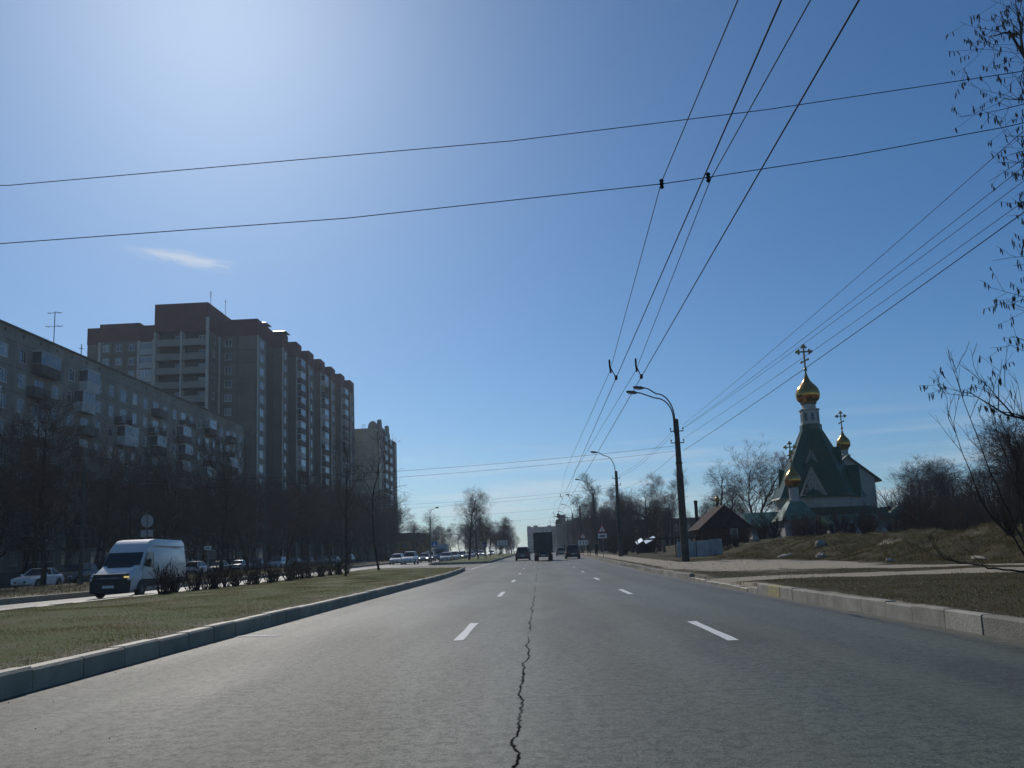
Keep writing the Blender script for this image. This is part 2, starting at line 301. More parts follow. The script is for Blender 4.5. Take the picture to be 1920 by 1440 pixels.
# ------------------------------------------------------------------ mesh helpers
class MB:
    def __init__(s): s.v = []; s.f = []; s.m = []; s.mi = 0
    def add(s, vs, fs):
        o = len(s.v); s.v.extend(vs); s.f.extend([tuple(i + o for i in f) for f in fs]); s.m.extend([s.mi] * len(fs)); return s
    def box(s, x0, x1, y0, y1, z0, z1):
        v = [(x0, y0, z0), (x1, y0, z0), (x1, y1, z0), (x0, y1, z0), (x0, y0, z1), (x1, y0, z1), (x1, y1, z1), (x0, y1, z1)]
        return s.add(v, [(0, 3, 2, 1), (4, 5, 6, 7), (0, 1, 5, 4), (1, 2, 6, 5), (2, 3, 7, 6), (3, 0, 4, 7)])
    def hexa(s, b4, t4):
        return s.add(list(b4) + list(t4), [(0, 3, 2, 1), (4, 5, 6, 7), (0, 1, 5, 4), (1, 2, 6, 5), (2, 3, 7, 6), (3, 0, 4, 7)])
    def prism(s, poly, axis, a, b):
        """polygon in the plane across `axis`, extruded from a to b. axis x: (y,z), y: (x,z), z: (x,y)"""
        n = len(poly)
        def p(q, t): return (t, q[0], q[1]) if axis == 'x' else (q[0], t, q[1]) if axis == 'y' else (q[0], q[1], t)
        v = [p(q, a) for q in poly] + [p(q, b) for q in poly]
        f = [tuple(range(n))[::-1], tuple(range(n, 2 * n))] + [(i, (i + 1) % n, n + (i + 1) % n, n + i) for i in range(n)]
        return s.add(v, f)
    def tube(s, pts, rad, n=6, cap=True):
        P = [Vector(p) for p in pts]; k = len(P)
        if isinstance(rad, (int, float)): rad = [rad] * k
        vs = []; up = None
        for i in range(k):
            d = (P[min(i + 1, k - 1)] - P[max(i - 1, 0)])
            d = d.normalized() if d.length > 1e-9 else Vector((0, 0, 1))
            if up is None: up = d.orthogonal().normalized()
            up = (up - d * up.dot(d)); up = up.normalized() if up.length > 1e-6 else d.orthogonal().normalized()
            w = d.cross(up)
            for j in range(n):
                a = 2 * math.pi * j / n; q = P[i] + (up * math.cos(a) + w * math.sin(a)) * rad[i]; vs.append((q.x, q.y, q.z))
        fs = [(i * n + j, i * n + (j + 1) % n, (i + 1) * n + (j + 1) % n, (i + 1) * n + j) for i in range(k - 1) for j in range(n)]
        if cap: fs += [tuple(range(n))[::-1], tuple(range((k - 1) * n, k * n))]
        return s.add(vs, fs)
    def lathe(s, prof, n=16, c=(0, 0, 0), ph=0.0):
        k = len(prof); vs = []
        for r, z in prof:
            for j in range(n):
                a = 2 * math.pi * j / n + ph; vs.append((c[0] + r * math.cos(a), c[1] + r * math.sin(a), c[2] + z))
        fs = [(i * n + j, i * n + (j + 1) % n, (i + 1) * n + (j + 1) % n, (i + 1) * n + j) for i in range(k - 1) for j in range(n)]
        fs += [tuple(range(n))[::-1], tuple(range((k - 1) * n, k * n))]
        return s.add(vs, fs)
    def disc_x(s, c, r, w, n=16):
        """wheel-like cylinder along x"""
        prof = [(math.cos(2 * math.pi * j / n) * r + c[1], math.sin(2 * math.pi * j / n) * r + c[2]) for j in range(n)]
        return s.prism(prof, 'x', c[0] - w / 2, c[0] + w / 2)
    def loft(s, rings, cap=True):
        n = len(rings[0]); vs = [p for r in rings for p in r]; k = len(rings)
        fs = [(i * n + j, i * n + (j + 1) % n, (i + 1) * n + (j + 1) % n, (i + 1) * n + j) for i in range(k - 1) for j in range(n)]
        if cap: fs += [tuple(range(n))[::-1], tuple(range((k - 1) * n, k * n))]
        return s.add(vs, fs)
    def mesh(s, name, mats, smooth=False):
        me = bpy.data.meshes.new(name); me.from_pydata(s.v, [], s.f)
        for m in (mats if isinstance(mats, (list, tuple)) else [mats]): me.materials.append(m)
        if any(s.m): me.polygons.foreach_set('material_index', s.m)
        if smooth: me.polygons.foreach_set('use_smooth', [True] * len(s.f))
        me.update(); return me
    def build(s, name, mats, parent=None, loc=(0, 0, 0), rz=0, smooth=False, bevel=0.0, sharp=None):
        o = obj(name, s.mesh(name, mats, smooth), parent, loc, rz)
        if bevel:
            md = o.modifiers.new('bevel', 'BEVEL'); md.width = bevel; md.segments = 2; md.limit_method = 'ANGLE'; md.angle_limit = R(35)
        if sharp is not None: o.data.set_sharp_from_angle(angle=R(sharp))
        return o

def obj(name, me, parent=None, loc=(0, 0, 0), rz=0, scale=None):
    o = bpy.data.objects.new(name, me); C.objects.link(o); o.location = loc
    if rz: o.rotation_euler = (0, 0, rz)
    if scale is not None: o.scale = scale if isinstance(scale, tuple) else (scale,) * 3
    if parent: o.parent = parent
    return o
def tag(o, label, cat, group=None):
    o['label'] = label; o['category'] = cat
    if group: o['group'] = group
    return o
def thing(name, label, cat, loc=(0, 0, 0), rz=0, group=None):
    return tag(obj(name, None, None, loc, rz), label, cat, group)
def struct(o): o['kind'] = 'structure'; return o
def copy_tree(o, parent=None):
    c = o.copy(); C.objects.link(c); c.parent = parent
    for ch in o.children: copy_tree(ch, c)
    return c
def numpy_mesh(name, V, F, m):
    me = bpy.data.meshes.new(name); nv, (nf, k) = len(V), F.shape
    me.vertices.add(nv); me.vertices.foreach_set('co', V.astype(np.float32).ravel())
    me.loops.add(nf * k); me.loops.foreach_set('vertex_index', F.astype(np.int32).ravel())
    me.polygons.add(nf); me.polygons.foreach_set('loop_start', np.arange(0, nf * k, k, dtype=np.int32))
    me.materials.append(m); me.update(calc_edges=True); return me

# ------------------------------------------------------------------ lie of the land
def zr(y): return 1.15 * min(1.0, max(0.0, (y - 45.0) / 185.0))
def sstep(t): t = min(1.0, max(0.0, t)); return t * t * (3 - 2 * t)
FOOT = [(-20, 19), (20, 17.6), (30, 15.2), (45, 14.6), (60, 12.6), (75, 13.2), (90, 14), (140, 15)]
def kerb_x(y): return float(np.interp(y, [-15, 23.5, 32, 52, 75, 100, 140, 400], [5.62, 5.58, 5.72, 5.9, 6.15, 6.4, 6.8, 7.2]))
def terrain(x, y):
    """ground on the right of the road"""
    z = zr(y) + 0.21
    kx = kerb_x(y)
    if x > kx + 0.4:
        z += 0.012 * min(8, x - kx) + 0.05 * mnoise.noise((x * 0.5, y * 0.5, 0)) * min(1, (x - kx - 0.4))
    xf = float(np.interp(y, [a for a, b in FOOT], [b for a, b in FOOT]))
    t = (x - xf)
    if t > 0:
        h = 1.18 * sstep(t / 6.0)
        h *= 0.9 + 0.25 * mnoise.noise((x * 0.16, y * 0.16, 3.0)) * 1.2
        h += sstep(t / 3) * (0.3 * mnoise.noise((x * 0.5, y * 0.5, 7)) + 0.2 * mnoise.noise((x * 1.3, y * 1.3, 9)) + 0.09 * mnoise.noise((x * 3.6, y * 3.6, 2)))
        if x > 22: h -= 0.25 * sstep((x - 22) / 8) * (1 - sstep((y - 60) / 30))
        z += h * (1 - 0.75 * sstep((y - 110) / 40))
    if 23.5 < y < 32: z -= 0.07 * sstep(min(y - 23.5, 32 - y) / 3.0) * (1 - sstep((x - kx) / 5))
    return z
YS = [-30, 0, 20, 40, 45] + list(range(50, 240, 5)) + [240, 300, 400, 600, 1000, 1500]
def strip(name, m, x0, x1, dz, y0=-30, y1=1500, parent=None):
    ys = [y0] + [y for y in YS if y0 < y < y1] + [y1]; b = MB()
    f0 = x0 if callable(x0) else (lambda y: x0); f1 = x1 if callable(x1) else (lambda y: x1)
    v = []; f = []
    for y in ys: v += [(f0(y), y, zr(y) + dz), (f1(y), y, zr(y) + dz)]
    for i in range(len(ys) - 1): f.append((2 * i, 2 * i + 1, 2 * i + 3, 2 * i + 2))
    b.add(v, f); o = b.build(name, m, parent)
    if not parent: struct(o)
    return o
# ------------------------------------------------------------------ the setting: ground, roads, kerbs
strip('ground', M_GROUND, -1500, 1500, -0.06, -200, 1500)
road = strip('road', M_ASPH, -23.0, 8.0, 0.0)
KH = 0.25
def dash_mesh(w, l):
    b = MB(); n = 6
    v = []; f = []
    for i in range(n + 1):
        y = -l / 2 + l * i / n; v += [(-w / 2 + random.uniform(-.008, .008), y, 0), (w / 2 + random.uniform(-.008, .008), y, 0)]
    for i in range(n): f.append((2 * i, 2 * i + 1, 2 * i + 3, 2 * i + 2))
    return b.add(v, f).mesh('lane_dash', M_PAINT)
dmeshes = [dash_mesh(0.15, 3.1) for _ in range(3)]
for x0, y0 in ((-1.27, 14.25), (2.53, 12.95)):
    for k in range(20):
        y = y0 + (k - 1) * 12.6
        obj('lane_dash', dmeshes[k % 3], road, (x0, y, zr(y) + 0.005))
    strip('lane_line', M_PAINT, x0 - 0.06, x0 + 0.06, 0.005, 262, 700, road)
# solid edge line beside the crossover and on the oncoming side
strip('edge_line', M_PAINT, -5.75, -5.62, 0.005, 69, 96, road)
b = MB().box(-0.45, 0.45, -0.05, 0.05, 0, 0.004); o = b.build('joint_stripe', M_PAINT, road, (-5.0, 14.75, 0.004), rz=R(-6))

def arc_pts(pts, step=0.2):
    out = []
    for i in range(len(pts) - 1):
        a, b_ = Vector(pts[i]), Vector(pts[i + 1]); n = max(1, int((b_ - a).length / step))
        out += [tuple(a.lerp(b_, k / n)) for k in range(n)]
    return out + [tuple(pts[-1])]
def sheet_poly(name, m, poly, dz, sand=None, step=1.5):
    """a flat turf patch: convex-ish polygon given as left and right x limits sampled in y"""
    ys = sorted(set([p[1] for p in poly])); y0, y1 = ys[0], ys[-1]
    rows = np.arange(y0, y1 + 1e-6, step); V = []; F = []; S = []; nx = 9
    for y in rows:
        xs = []
        for i in range(len(poly)):
            (xa, ya), (xb, yb) = poly[i], poly[(i + 1) % len(poly)]
            if min(ya, yb) <= y <= max(ya, yb) and ya != yb: xs.append(xa + (xb - xa) * (y - ya) / (yb - ya))
            elif ya == yb == y: xs += [xa, xb]
        a, c = min(xs), max(xs)
        for k in range(nx):
            x = a + (c - a) * k / (nx - 1); ed = min(1, min(x - a, c - x) / 1.2)
            V.append((x, y, zr(y) + dz + ed * (0.05 + 0.05 * mnoise.noise((x * .5, y * .4, 5))))); S.append(sand(x, y) if sand else 0.0)
    for j in range(len(rows) - 1):
        for k in range(nx - 1): F.append((j * nx + k, j * nx + k + 1, (j + 1) * nx + k + 1, (j + 1) * nx + k))
    bb = MB().add(V, F); me = bb.mesh(name, m, True)
    at = me.attributes.new('sand', 'FLOAT', 'POINT'); at.data.foreach_set('value', S)
    return struct(obj(name, me))
def med_sand(x, y): return 0.62 * sstep(1 - (abs(x + 5.85)) / 1.0) + 0.3 * sstep(1 - abs(x + 15.0) / 1.4) + .22 * max(0, mnoise.noise((x * .35, y * .2, 21)))
MED1 = [(-15.2, -15), (-5.82, -15), (-5.82, 55), (-6.2, 66.4), (-7.2, 68.2), (-15.2, 78)]
MED2 = [(-12.4, 97.5), (-6.4, 96), (-6.05, 99), (-6.05, 420), (-12.6, 420), (-12.6, 99)]
sheet_poly('median', M_MED, MED1, KH - 0.03, med_sand)
sheet_poly('median', M_MED, MED2, KH - 0.03, lambda x, y: 0.1, step=6)
sheet_poly('left_verge', M_VERGE, [(-35, -15), (-22.15, -15), (-22.15, 420), (-35, 420)], KH - 0.03, lambda x, y: 0.35 + 0.35 * mnoise.noise((x * .2, y * .1, 1)), step=4)
strip('side_road', M_SIDE, -42.5, -35, 0.03, -30, 420)
strip('crossover', M_SIDE, -15.2, -5.9, 0.004, 79, 95.5)

# kerbs: real stones, one object each where the photo shows them
stone_me = {}
def stone(l, h, w, i, m, key):
    k = (round(l, 2), i % 4, key)
    if k not in stone_me:
        e = 0.018; b = MB(); j = lambda: random.uniform(-0.006, 0.006)
        a = l / 2 - 0.013
        prof = [(-w / 2, -0.1), (w / 2, -0.1), (w / 2, h - e * 1.6 + j()), (w / 2 - e * 1.4, h + j()), (-w / 2 + e, h + j()), (-w / 2, h - e)]
        b.prism(prof, 'y', -a, a); stone_me[k] = b.mesh('kerb_stone', m)
    return stone_me[k]
def kerb(name, pts, m, h=KH, w=0.2, side=1, maxn=140, key='a', yellow=None):
    root = struct(obj(name, None, None, (pts[0][0], pts[0][1], 0)))
    P = [Vector((p[0], p[1], 0)) for p in pts]; n = 0; carry = 0.0; rest = MB()
    for i in range(len(P) - 1):
        seg = P[i + 1] - P[i]; L = seg.length; d = seg.normalized(); ang = math.atan2(d.y, d.x) - math.pi / 2
        k = max(1, round(L / 1.0)); l = L / k
        for q in range(k):
            c = P[i] + d * (l * (q + 0.5)); z = zr(c.y)
            hh = h(c.y) if callable(h) else h
            if n < maxn:
                mm = stone(l, hh, w, n, m, key) if not callable(h) else stone(l, round(hh, 2), w, n, m, key + str(round(hh, 2)))
                o = obj('kerb_stone', mm, root, (c.x - P[0].x, c.y - P[0].y, z + random.uniform(-.014, .01)), ang + R(random.uniform(-.9, .9)))
                if yellow is not None and n == yellow: o.data = o.data.copy(); o.data.materials[0] = M_YEL
            else:
                pr = [(-w / 2, -0.1), (w / 2, -0.1), (w / 2, hh - .03), (w / 2 - .025, hh), (-w / 2, hh)]
                bb = MB().prism(pr, 'y', -l / 2 + .004, l / 2 - .004); cs, sn = math.cos(ang), math.sin(ang)
                rest.add([(c.x - P[0].x + x * cs - y * sn, c.y - P[0].y + x * sn + y * cs, z + zz) for x, y, zz in bb.v], bb.f)
            n += 1
    if rest.v: o = rest.build('kerb_stone_run', m, root); o['kind'] = 'stuff'
    return root
nose = [(-6.05, 66.2), (-6.15, 67.2), (-6.6, 68.0), (-7.4, 68.5)]
kerb('kerb', [(-5.6, -14), (-5.6, 52), (-5.75, 60)] + nose + [(-15.3, 78.2)], M_KERBL, w=0.24, key='L')
kerb('kerb', [(-15.32, 78), (-15.32, -14)], M_KERBL, w=0.2, key='L')
kerb('kerb', [(-13.0, 420), (-13.0, 98.5), (-12.6, 97.4), (-11.8, 96.9), (-6.6, 95.7), (-6.0, 96.1), (-5.85, 97.2), (-5.85, 420)], M_KERBL, w=0.2, key='L', maxn=0)
kerb('kerb', [(-22.0, 420), (-22.0, 60), (-22.0, -14)], M_KERBL, w=0.2, key='L', maxn=0)
def near_h(y): return KH if y < 21.6 else max(0.06, KH - 0.09 * (y - 21.4))
kp = [(kerb_x(y) + 0.1, y) for y in (-10, 23.0)]
kerb('kerb', kp, M_KERB, h=near_h, key='R', yellow=30)
kerb('kerb', [(kerb_x(23.1) + 0.1, 23.05), (kerb_x(31.8) + 0.1, 31.5)], M_KERBL, h=0.1, key='D')
def far_h(y): return 0.23 if y > 33 else 0.12
kerb('kerb', [(kerb_x(31.6) + .1, 31.6)] + [(kerb_x(y) + .1, y) for y in (52, 75, 100, 140, 400)], M_KERB, h=far_h, key='R', maxn=60)

# right-hand verge and the overgrown mound of earth as one height field
def seg_d(x, y, pts):
    best = 1e9
    for i in range(len(pts) - 1):
        ax, ay = pts[i]; bx, by = pts[i + 1]; vx, vy = bx - ax, by - ay
        t = max(0, min(1, ((x - ax) * vx + (y - ay) * vy) / (vx * vx + vy * vy)))
        best = min(best, math.hypot(x - ax - vx * t, y - ay - vy * t))
    return best
TRACK = [(5.4, 27.8), (7.5, 27.3), (10, 25.2), (13, 23.4), (20, 21.5), (30, 20)]
PATH = [(8.0, 150), (8.4, 100), (8.2, 75), (8.0, 58), (8.0, 45), (9.6, 36), (12, 32), (14, 28.5), (18, 25)]
def sand_v(x, y):
    s = sstep(1.25 - seg_d(x, y, TRACK) / 1.9) * 0.95
    s = max(s, sstep(1.3 - seg_d(x, y, PATH) / 1.5) * 0.9)
    s = max(s, (1.0 + .45 * mnoise.noise((x * .35, y * .25, 15))) * sstep(1.35 - math.hypot((x - 10.6) / 4.8, (y - 43) / 14)))
    s = max(s, 0.52 * sstep(1 - (x - kerb_x(y) - 0.2) / 0.9))
    xf = float(np.interp(y, [a for a, b in FOOT], [b for a, b in FOOT]))
    if x > xf: s *= 0.3
    if x > xf + 3.5: s += 0.42 * max(0, mnoise.noise((x * .35, y * .35, 11))) * 2
    return s
def verge_field():
    ys = list(np.arange(-12, 30, 0.6)) + list(np.arange(30, 75, 0.4)) + list(np.arange(75, 150, 2.0)) + [160, 200, 260, 400]
    us = [0.0, 0.012, .25, .5] + list(np.arange(1.0, 7, 0.6)) + list(np.arange(7, 20, .32)) + list(np.arange(20, 60, 2.5)) + [70, 100, 160]
    V, F, S = [], [], []
    for y in ys:
        kx = kerb_x(y) + 0.18
        for u in us:
            x = kx + u; V.append((x, y, terrain(x, y) if u else zr(y) - .1)); S.append(sand_v(x, y))
    nx = len(us)
    for j in range(len(ys) - 1):
        for k in range(nx - 1): F.append((j * nx + k, j * nx + k + 1, (j + 1) * nx + k + 1, (j + 1) * nx + k))
    me = MB().add(V, F).mesh('right_verge', M_VERGE, True)
    me.attributes.new('sand', 'FLOAT', 'POINT').data.foreach_set('value', S)
    return struct(obj('right_verge', me))
verge_field()

# grass: short blades, nobody could count them
def blades(name, label, pts, m, hmin, hmax, w=0.012, lean=0.35):
    rng = np.random.default_rng(len(pts)); P = np.array(pts); n = len(P)
    a = rng.uniform(0, 2 * np.pi, n); h = rng.uniform(hmin, hmax, n); ln = rng.uniform(0, lean, n) * h; b2 = rng.uniform(0, 2 * np.pi, n)
    ww = w * rng.uniform(.6, 1.5, n)
    dx, dy = np.cos(a) * ww, np.sin(a) * ww
    V = np.empty((n, 3, 3)); V[:, 0] = P + np.stack([dx, dy, np.zeros(n) - .01], 1); V[:, 1] = P - np.stack([dx, dy, np.zeros(n) + .01], 1)
    V[:, 2] = P + np.stack([np.cos(b2) * ln, np.sin(b2) * ln, h], 1)
    o = obj(name, numpy_mesh(name, V.reshape(-1, 3), np.arange(3 * n).reshape(n, 3), m)); o['kind'] = 'stuff'; return tag(o, label, 'grass')
rg = random.Random(5)
def scatter(n, x0, x1, y0, y1, zf, keep, pw=1.0):
    out = []
    while len(out) < n:
        x = rg.uniform(x0, x1); y = y0 + (y1 - y0) * rg.random() ** pw
        if keep(x, y): out.append((x, y, zf(x, y)))
    return out
mz = lambda x, y: zr(y) + KH - 0.03 + min(1, max(0, min(x + 15.2, -5.82 - x)) / 1.2) * (0.05 + 0.05 * mnoise.noise((x * .5, y * .4, 5)))
kn = lambda x, y: rg.random() < 0.35 + 0.9 * (mnoise.noise((x * .45, y * .3, 2)) + 0.45)
back = lambda y: -15.0 if y < 78 else -12.3
blades('grass', 'short spring grass, green and straw-coloured, on the near median', scatter(170000, -15.0, -5.75, 6, 66, mz, kn, 1.3), M_GRASSB, 0.008, 0.034, 0.007, 1.5)
blades('dry_grass', 'dry olive grass over the verge and earth mound on the right',
       scatter(120000, 5.9, 24, 8, 62, terrain, lambda x, y: x > kerb_x(y) + .3 and x / y < 0.78 and sand_v(x, y) + 0.5 * mnoise.noise((x * 1.2, y * 1.2, 4)) < 0.33, 1.1), M_GRASSD, 0.01, 0.04, 0.009, 1.4)
blades('verge_grass', 'dry matted grass on the far left verge behind the van', scatter(14000, -34.5, -22.3, 25, 110, lambda x, y: zr(y) + KH + .03, kn), M_GRASSD, 0.04, 0.12, 0.02, 0.7)
tz = lambda y: float(np.interp(y, [a for a, b in FOOT], [b for a, b in FOOT]))
blades('rank_grass', 'taller dead grass tufts over the slope and crest of the earth mound',
       scatter(45000, 13, 30, 26, 64, terrain, lambda x, y: x > tz(y) + .3 and x / y < .78 and mnoise.noise((x * .9, y * .9, 6)) + .5 * mnoise.noise((x * 3, y * 3, 8)) > -.05), M_GRASSD, 0.05, 0.2, 0.014, 0.9)
# pebbles and rubbish crumbs along the kerb and on the mound
b = MB()
for k in range(520):
    y = 11 + 48 * rg.random() ** 1.3; x = kerb_x(y) + 0.3 + abs(rg.gauss(0, 3.5)); s = rg.uniform(.006, .02) * (.6 + y / 40); z = terrain(x, y)
    b.hexa([(x - s, y - s, z - .01), (x + s, y - s * .8, z - .01), (x + s * .9, y + s, z - .01), (x - s, y + s, z - .01)],
           [(x - s * .5, y - s * .6, z + s), (x + s * .6, y - s * .4, z + s * .8), (x + s * .4, y + s * .6, z + s * .9), (x - s * .6, y + s * .5, z + s)])
o = b.build('gravel', M_STONE); o['kind'] = 'stuff'; tag(o, 'scattered pebbles and crumbs on the right verge', 'gravel')
b = MB()
for k in range(260):
    y = 6 + 45 * rg.random() ** 1.7; x = rg.choice([rg.uniform(-5.45, 5.5), -5.45 + abs(rg.gauss(0, .3)), kerb_x(y) - .05 - abs(rg.gauss(0, .35))]); s = rg.uniform(.003, .009); z = zr(y)
    b.hexa([(x - s, y - s, z - .004), (x + s, y - s * .8, z - .004), (x + s * .9, y + s, z - .004), (x - s, y + s, z - .004)],
           [(x - s * .5, y - s * .6, z + s), (x + s * .6, y - s * .4, z + s * .8), (x + s * .4, y + s * .6, z + s * .9), (x - s * .6, y + s * .5, z + s)])
o = b.build('grit', M_STONE); o['kind'] = 'stuff'; tag(o, 'loose grit lying on the carriageway', 'grit')
# ------------------------------------------------------------------ apartment blocks
ME = {}
def panel_me(w, h, ww, wh, wz, m, key, t=0.22):
    """facade panel facing -Y, lower left corner at the origin, with a window opening (ww x wh, sill at wz)"""
    k = ('p', round(w, 2), round(h, 2), ww, wh, wz, key)
    if k in ME: return ME[k]
    g = 0.05 if key.startswith('t') else 0.022; b = MB(); x0, x1, z0, z1 = g, w - g, g, h - g
    if ww:
        a0, a1 = (w - ww) / 2, (w + ww) / 2; c0, c1 = wz, wz + wh
        O = [(x0, z0), (x1, z0), (x1, z1), (x0, z1)]; I = [(a0, c0), (a1, c0), (a1, c1), (a0, c1)]
        v = [(x, -t, z) for x, z in O] + [(x, -t, z) for x, z in I] + [(x, 0, z) for x, z in O] + [(x, 0, z) for x, z in I]
        f = []
        for i in range(4):
            j = (i + 1) % 4
            f += [(i, j, 4 + j, 4 + i), (8 + i, 8 + j, j, i), (4 + i, 4 + j, 12 + j, 12 + i)]
        b.add(v, f)
    else: b.box(x0, x1, -t, 0, z0, z1)
    ME[k] = b.mesh('panel', m); return ME[k]
def window_me(ww, wh, key='a'):
    k = ('w', ww, wh, key)
    if k in ME: return ME[k]
    fr = MB(); e = 0.07
    fr.box(0, ww, -.06, .02, 0, e); fr.box(0, ww, -.06, .02, wh - e, wh); fr.box(0, e, -.06, .02, e, wh - e); fr.box(ww - e, ww, -.06, .02, e, wh - e)
    if key == 'a':
        fr.box(ww * .62, ww * .62 + .06, -.055, .02, e, wh - e); fr.box(e, ww * .62, -.055, .02, wh * .7, wh * .7 + .05)
    elif key == 'b': fr.box(ww / 2 - .035, ww / 2 + .035, -.055, .02, e, wh - e)
    fr.box(-.04, ww + .04, -.13, -.062, -.05, -.005)
    pn = MB().box(e, ww - e, -.025, .01, e, wh - e)
    ME[k] = (fr.mesh('window', M_FRAME), pn.mesh('pane', M_PANE)); return ME[k]
def facade_xf(origin, ang):
    """local facade frame: u along the wall, -Y(local) outwards; ang rotates about z"""
    return lambda u, n, z: (origin[0] + u * math.cos(ang) - n * math.sin(ang), origin[1] + u * math.sin(ang) + n * math.cos(ang), origin[2] + z)
def cell(root, xf, ang, u, z, w, h, ww, wh, wz, m, mkey, wkey='a', inset=0.1, n=0.0, winroot=None):
    obj('panel', panel_me(w, h, ww, wh, wz, m, mkey), root, xf(u, n, z), ang)
    if ww:
        fm, pm = window_me(ww, wh, wkey)
        win = obj('window', fm, root, xf(u + (w - ww) / 2, n - 0.22 + inset, z + wz), ang)
        obj('pane', pm, win)
bal_n = 0
def balcony(root, xf, ang, u, z, w, kind, n=-0.22, depth=1.15):
    """slab + parapet; glazed ones get a frame and panes as sub-parts"""
    k = ('bal', round(w, 2), kind, depth)
    if k not in ME:
        d = depth; b = MB(); b.box(0, w, -d, -.01, -.14, 0)
        m = M_SLAB
        if kind in ('sheet', 'glazed', 'glazed_white'):
            b.box(0, w, -d - .05, -d, -.1, 1.0); b.box(-.05, 0, -d, -.012, -.1, 1.0); b.box(w, w + .05, -d, -.012, -.1, 1.0)
            m = M_SLAB if kind == 'sheet' else (M_WHITEW if kind == 'glazed_white' else M_RAIL)
        else:
            for i in range(int(w / .16) + 1): b.box(i * w / int(w / .16) - .012, i * w / int(w / .16) + .012, -d - .012, -d + .012, 0, .95)
            b.box(-.02, w + .02, -d - .03, -d + .03, .95, 1.0)
            for x in (-.02, w): b.box(x, x + .03, -d, -.02, .95, 1.0); b.box(x, x + .02, -d, -.02, .1, .8)
            m = M_RAIL
        gl = None
        if kind.startswith('glazed'):
            f = MB(); h = 1.45
            np_ = max(3, int(w / .62))
            for i in range(np_ + 1): x = i * (w - .05) / np_; f.box(x, x + .05, -d - .05, -d, 1.0, 1.0 + h)
            f.box(0, w, -d - .055, -d + .005, 1.0, 1.06); f.box(0, w, -d - .055, -d + .005, .94 + h, 1.06 + h)
            for x in (-.05, w): f.box(x, x + .05, -d, -.012, 1.0, 1.06); f.box(x, x + .05, -d, -.012, .94 + h, 1.06 + h)
            f.box(-.08, w + .08, -d - .12, -.012, 1.06 + h, 1.12 + h)
            p = MB(); p.box(.03, w - .03, -d - .03, -d - .015, 1.06, .94 + h); p.box(-.035, -.02, -d, -.02, 1.06, .94 + h); p.box(w + .02, w + .035, -d, -.02, 1.06, .94 + h)
            gl = (f.mesh('glazing_frame', M_FRAME), p.mesh('glazing', M_BGLASS))
        ME[k] = (b.mesh('balcony', m), gl)
    bm, gl = ME[k]
    o = obj('balcony', bm, root, xf(u, n, z), ang)
    if gl: obj('glazing_frame', gl[0], o); obj('glazing', gl[1], o)

# --- nine-storey panel block on the left, parallel to the road
def nine_storey():
    rb = random.Random(11)
    X, Y0, Y1 = -56.0, 76.0, 156.0; SH = 2.75; Z0 = 1.0; zb = zr(100)
    root = thing('apartment_block', 'long nine-storey grey panel apartment block with glazed balconies, nearest on the left', 'building', (X, Y0, zb))
    L = Y1 - Y0; top = Z0 + 9 * SH + 1.55
    b = MB(); b.box(-12.5, -.02, .05, L - .05, -1.5, top - .1); b.build('wall', M_JOINT, root)
    b = MB().box(-12.6, .22, 0, L, -1.5, Z0 - .02); b.build('plinth', M_SLAB, root)
    b = MB().box(-12.9, .45, -.15, L + .15, top - .08, top + .1); b.build('roof', M_SLAB, root)
    n = 25; w = L / n; ang = R(90); xf = facade_xf((0, 0, 0), ang)          # u runs along +Y, outwards is +X
    for c in range(n):
        for s in range(9):
            z = Z0 + s * SH; isb = c % 3 == 1
            kind = None
            if isb: kind = rb.choice(['sheet', 'glazed', 'glazed', 'glazed_white', 'rail', 'sheet', 'glazed', None, None])
            cell(root, xf, ang, c * w, z, w, SH, 1.35 if not isb else 1.9, 1.45 if not isb else 1.75, .75 if not isb else .45, M_PAN9, '9', 'a' if not isb else 'b')
            if kind: balcony(root, xf, ang, c * w + .15 - (.9 if s % 2 else 0), z + .02, (w - .3) + (.9 if (s * 5 + c) % 4 == 0 else 0), kind, depth=1.0)
        obj('panel', panel_me(w, 1.5, .34, .42, .75, M_PAN9, '9t'), root, xf(c * w, 0, Z0 + 9 * SH), ang)
        if ('v',) not in ME: ME[('v',)] = MB().box(0, .34, -.1, .01, 0, .42).mesh('vent', M_SIGNK)
        obj('vent', ME[('v',)], root, xf(c * w + w / 2 - .17, -.06, Z0 + 9 * SH + .75), ang)
    # end wall facing up the street (+Y) and the near one: panels without windows, in four bays
    for s in range(9):
        for k in range(4):
            obj('panel', panel_me(3.1, SH, 0, 0, 0, M_PAN9, '9'), root, (0 - k * 3.1, L + .0, Z0 + s * SH), R(180))
    return root
nine_storey()

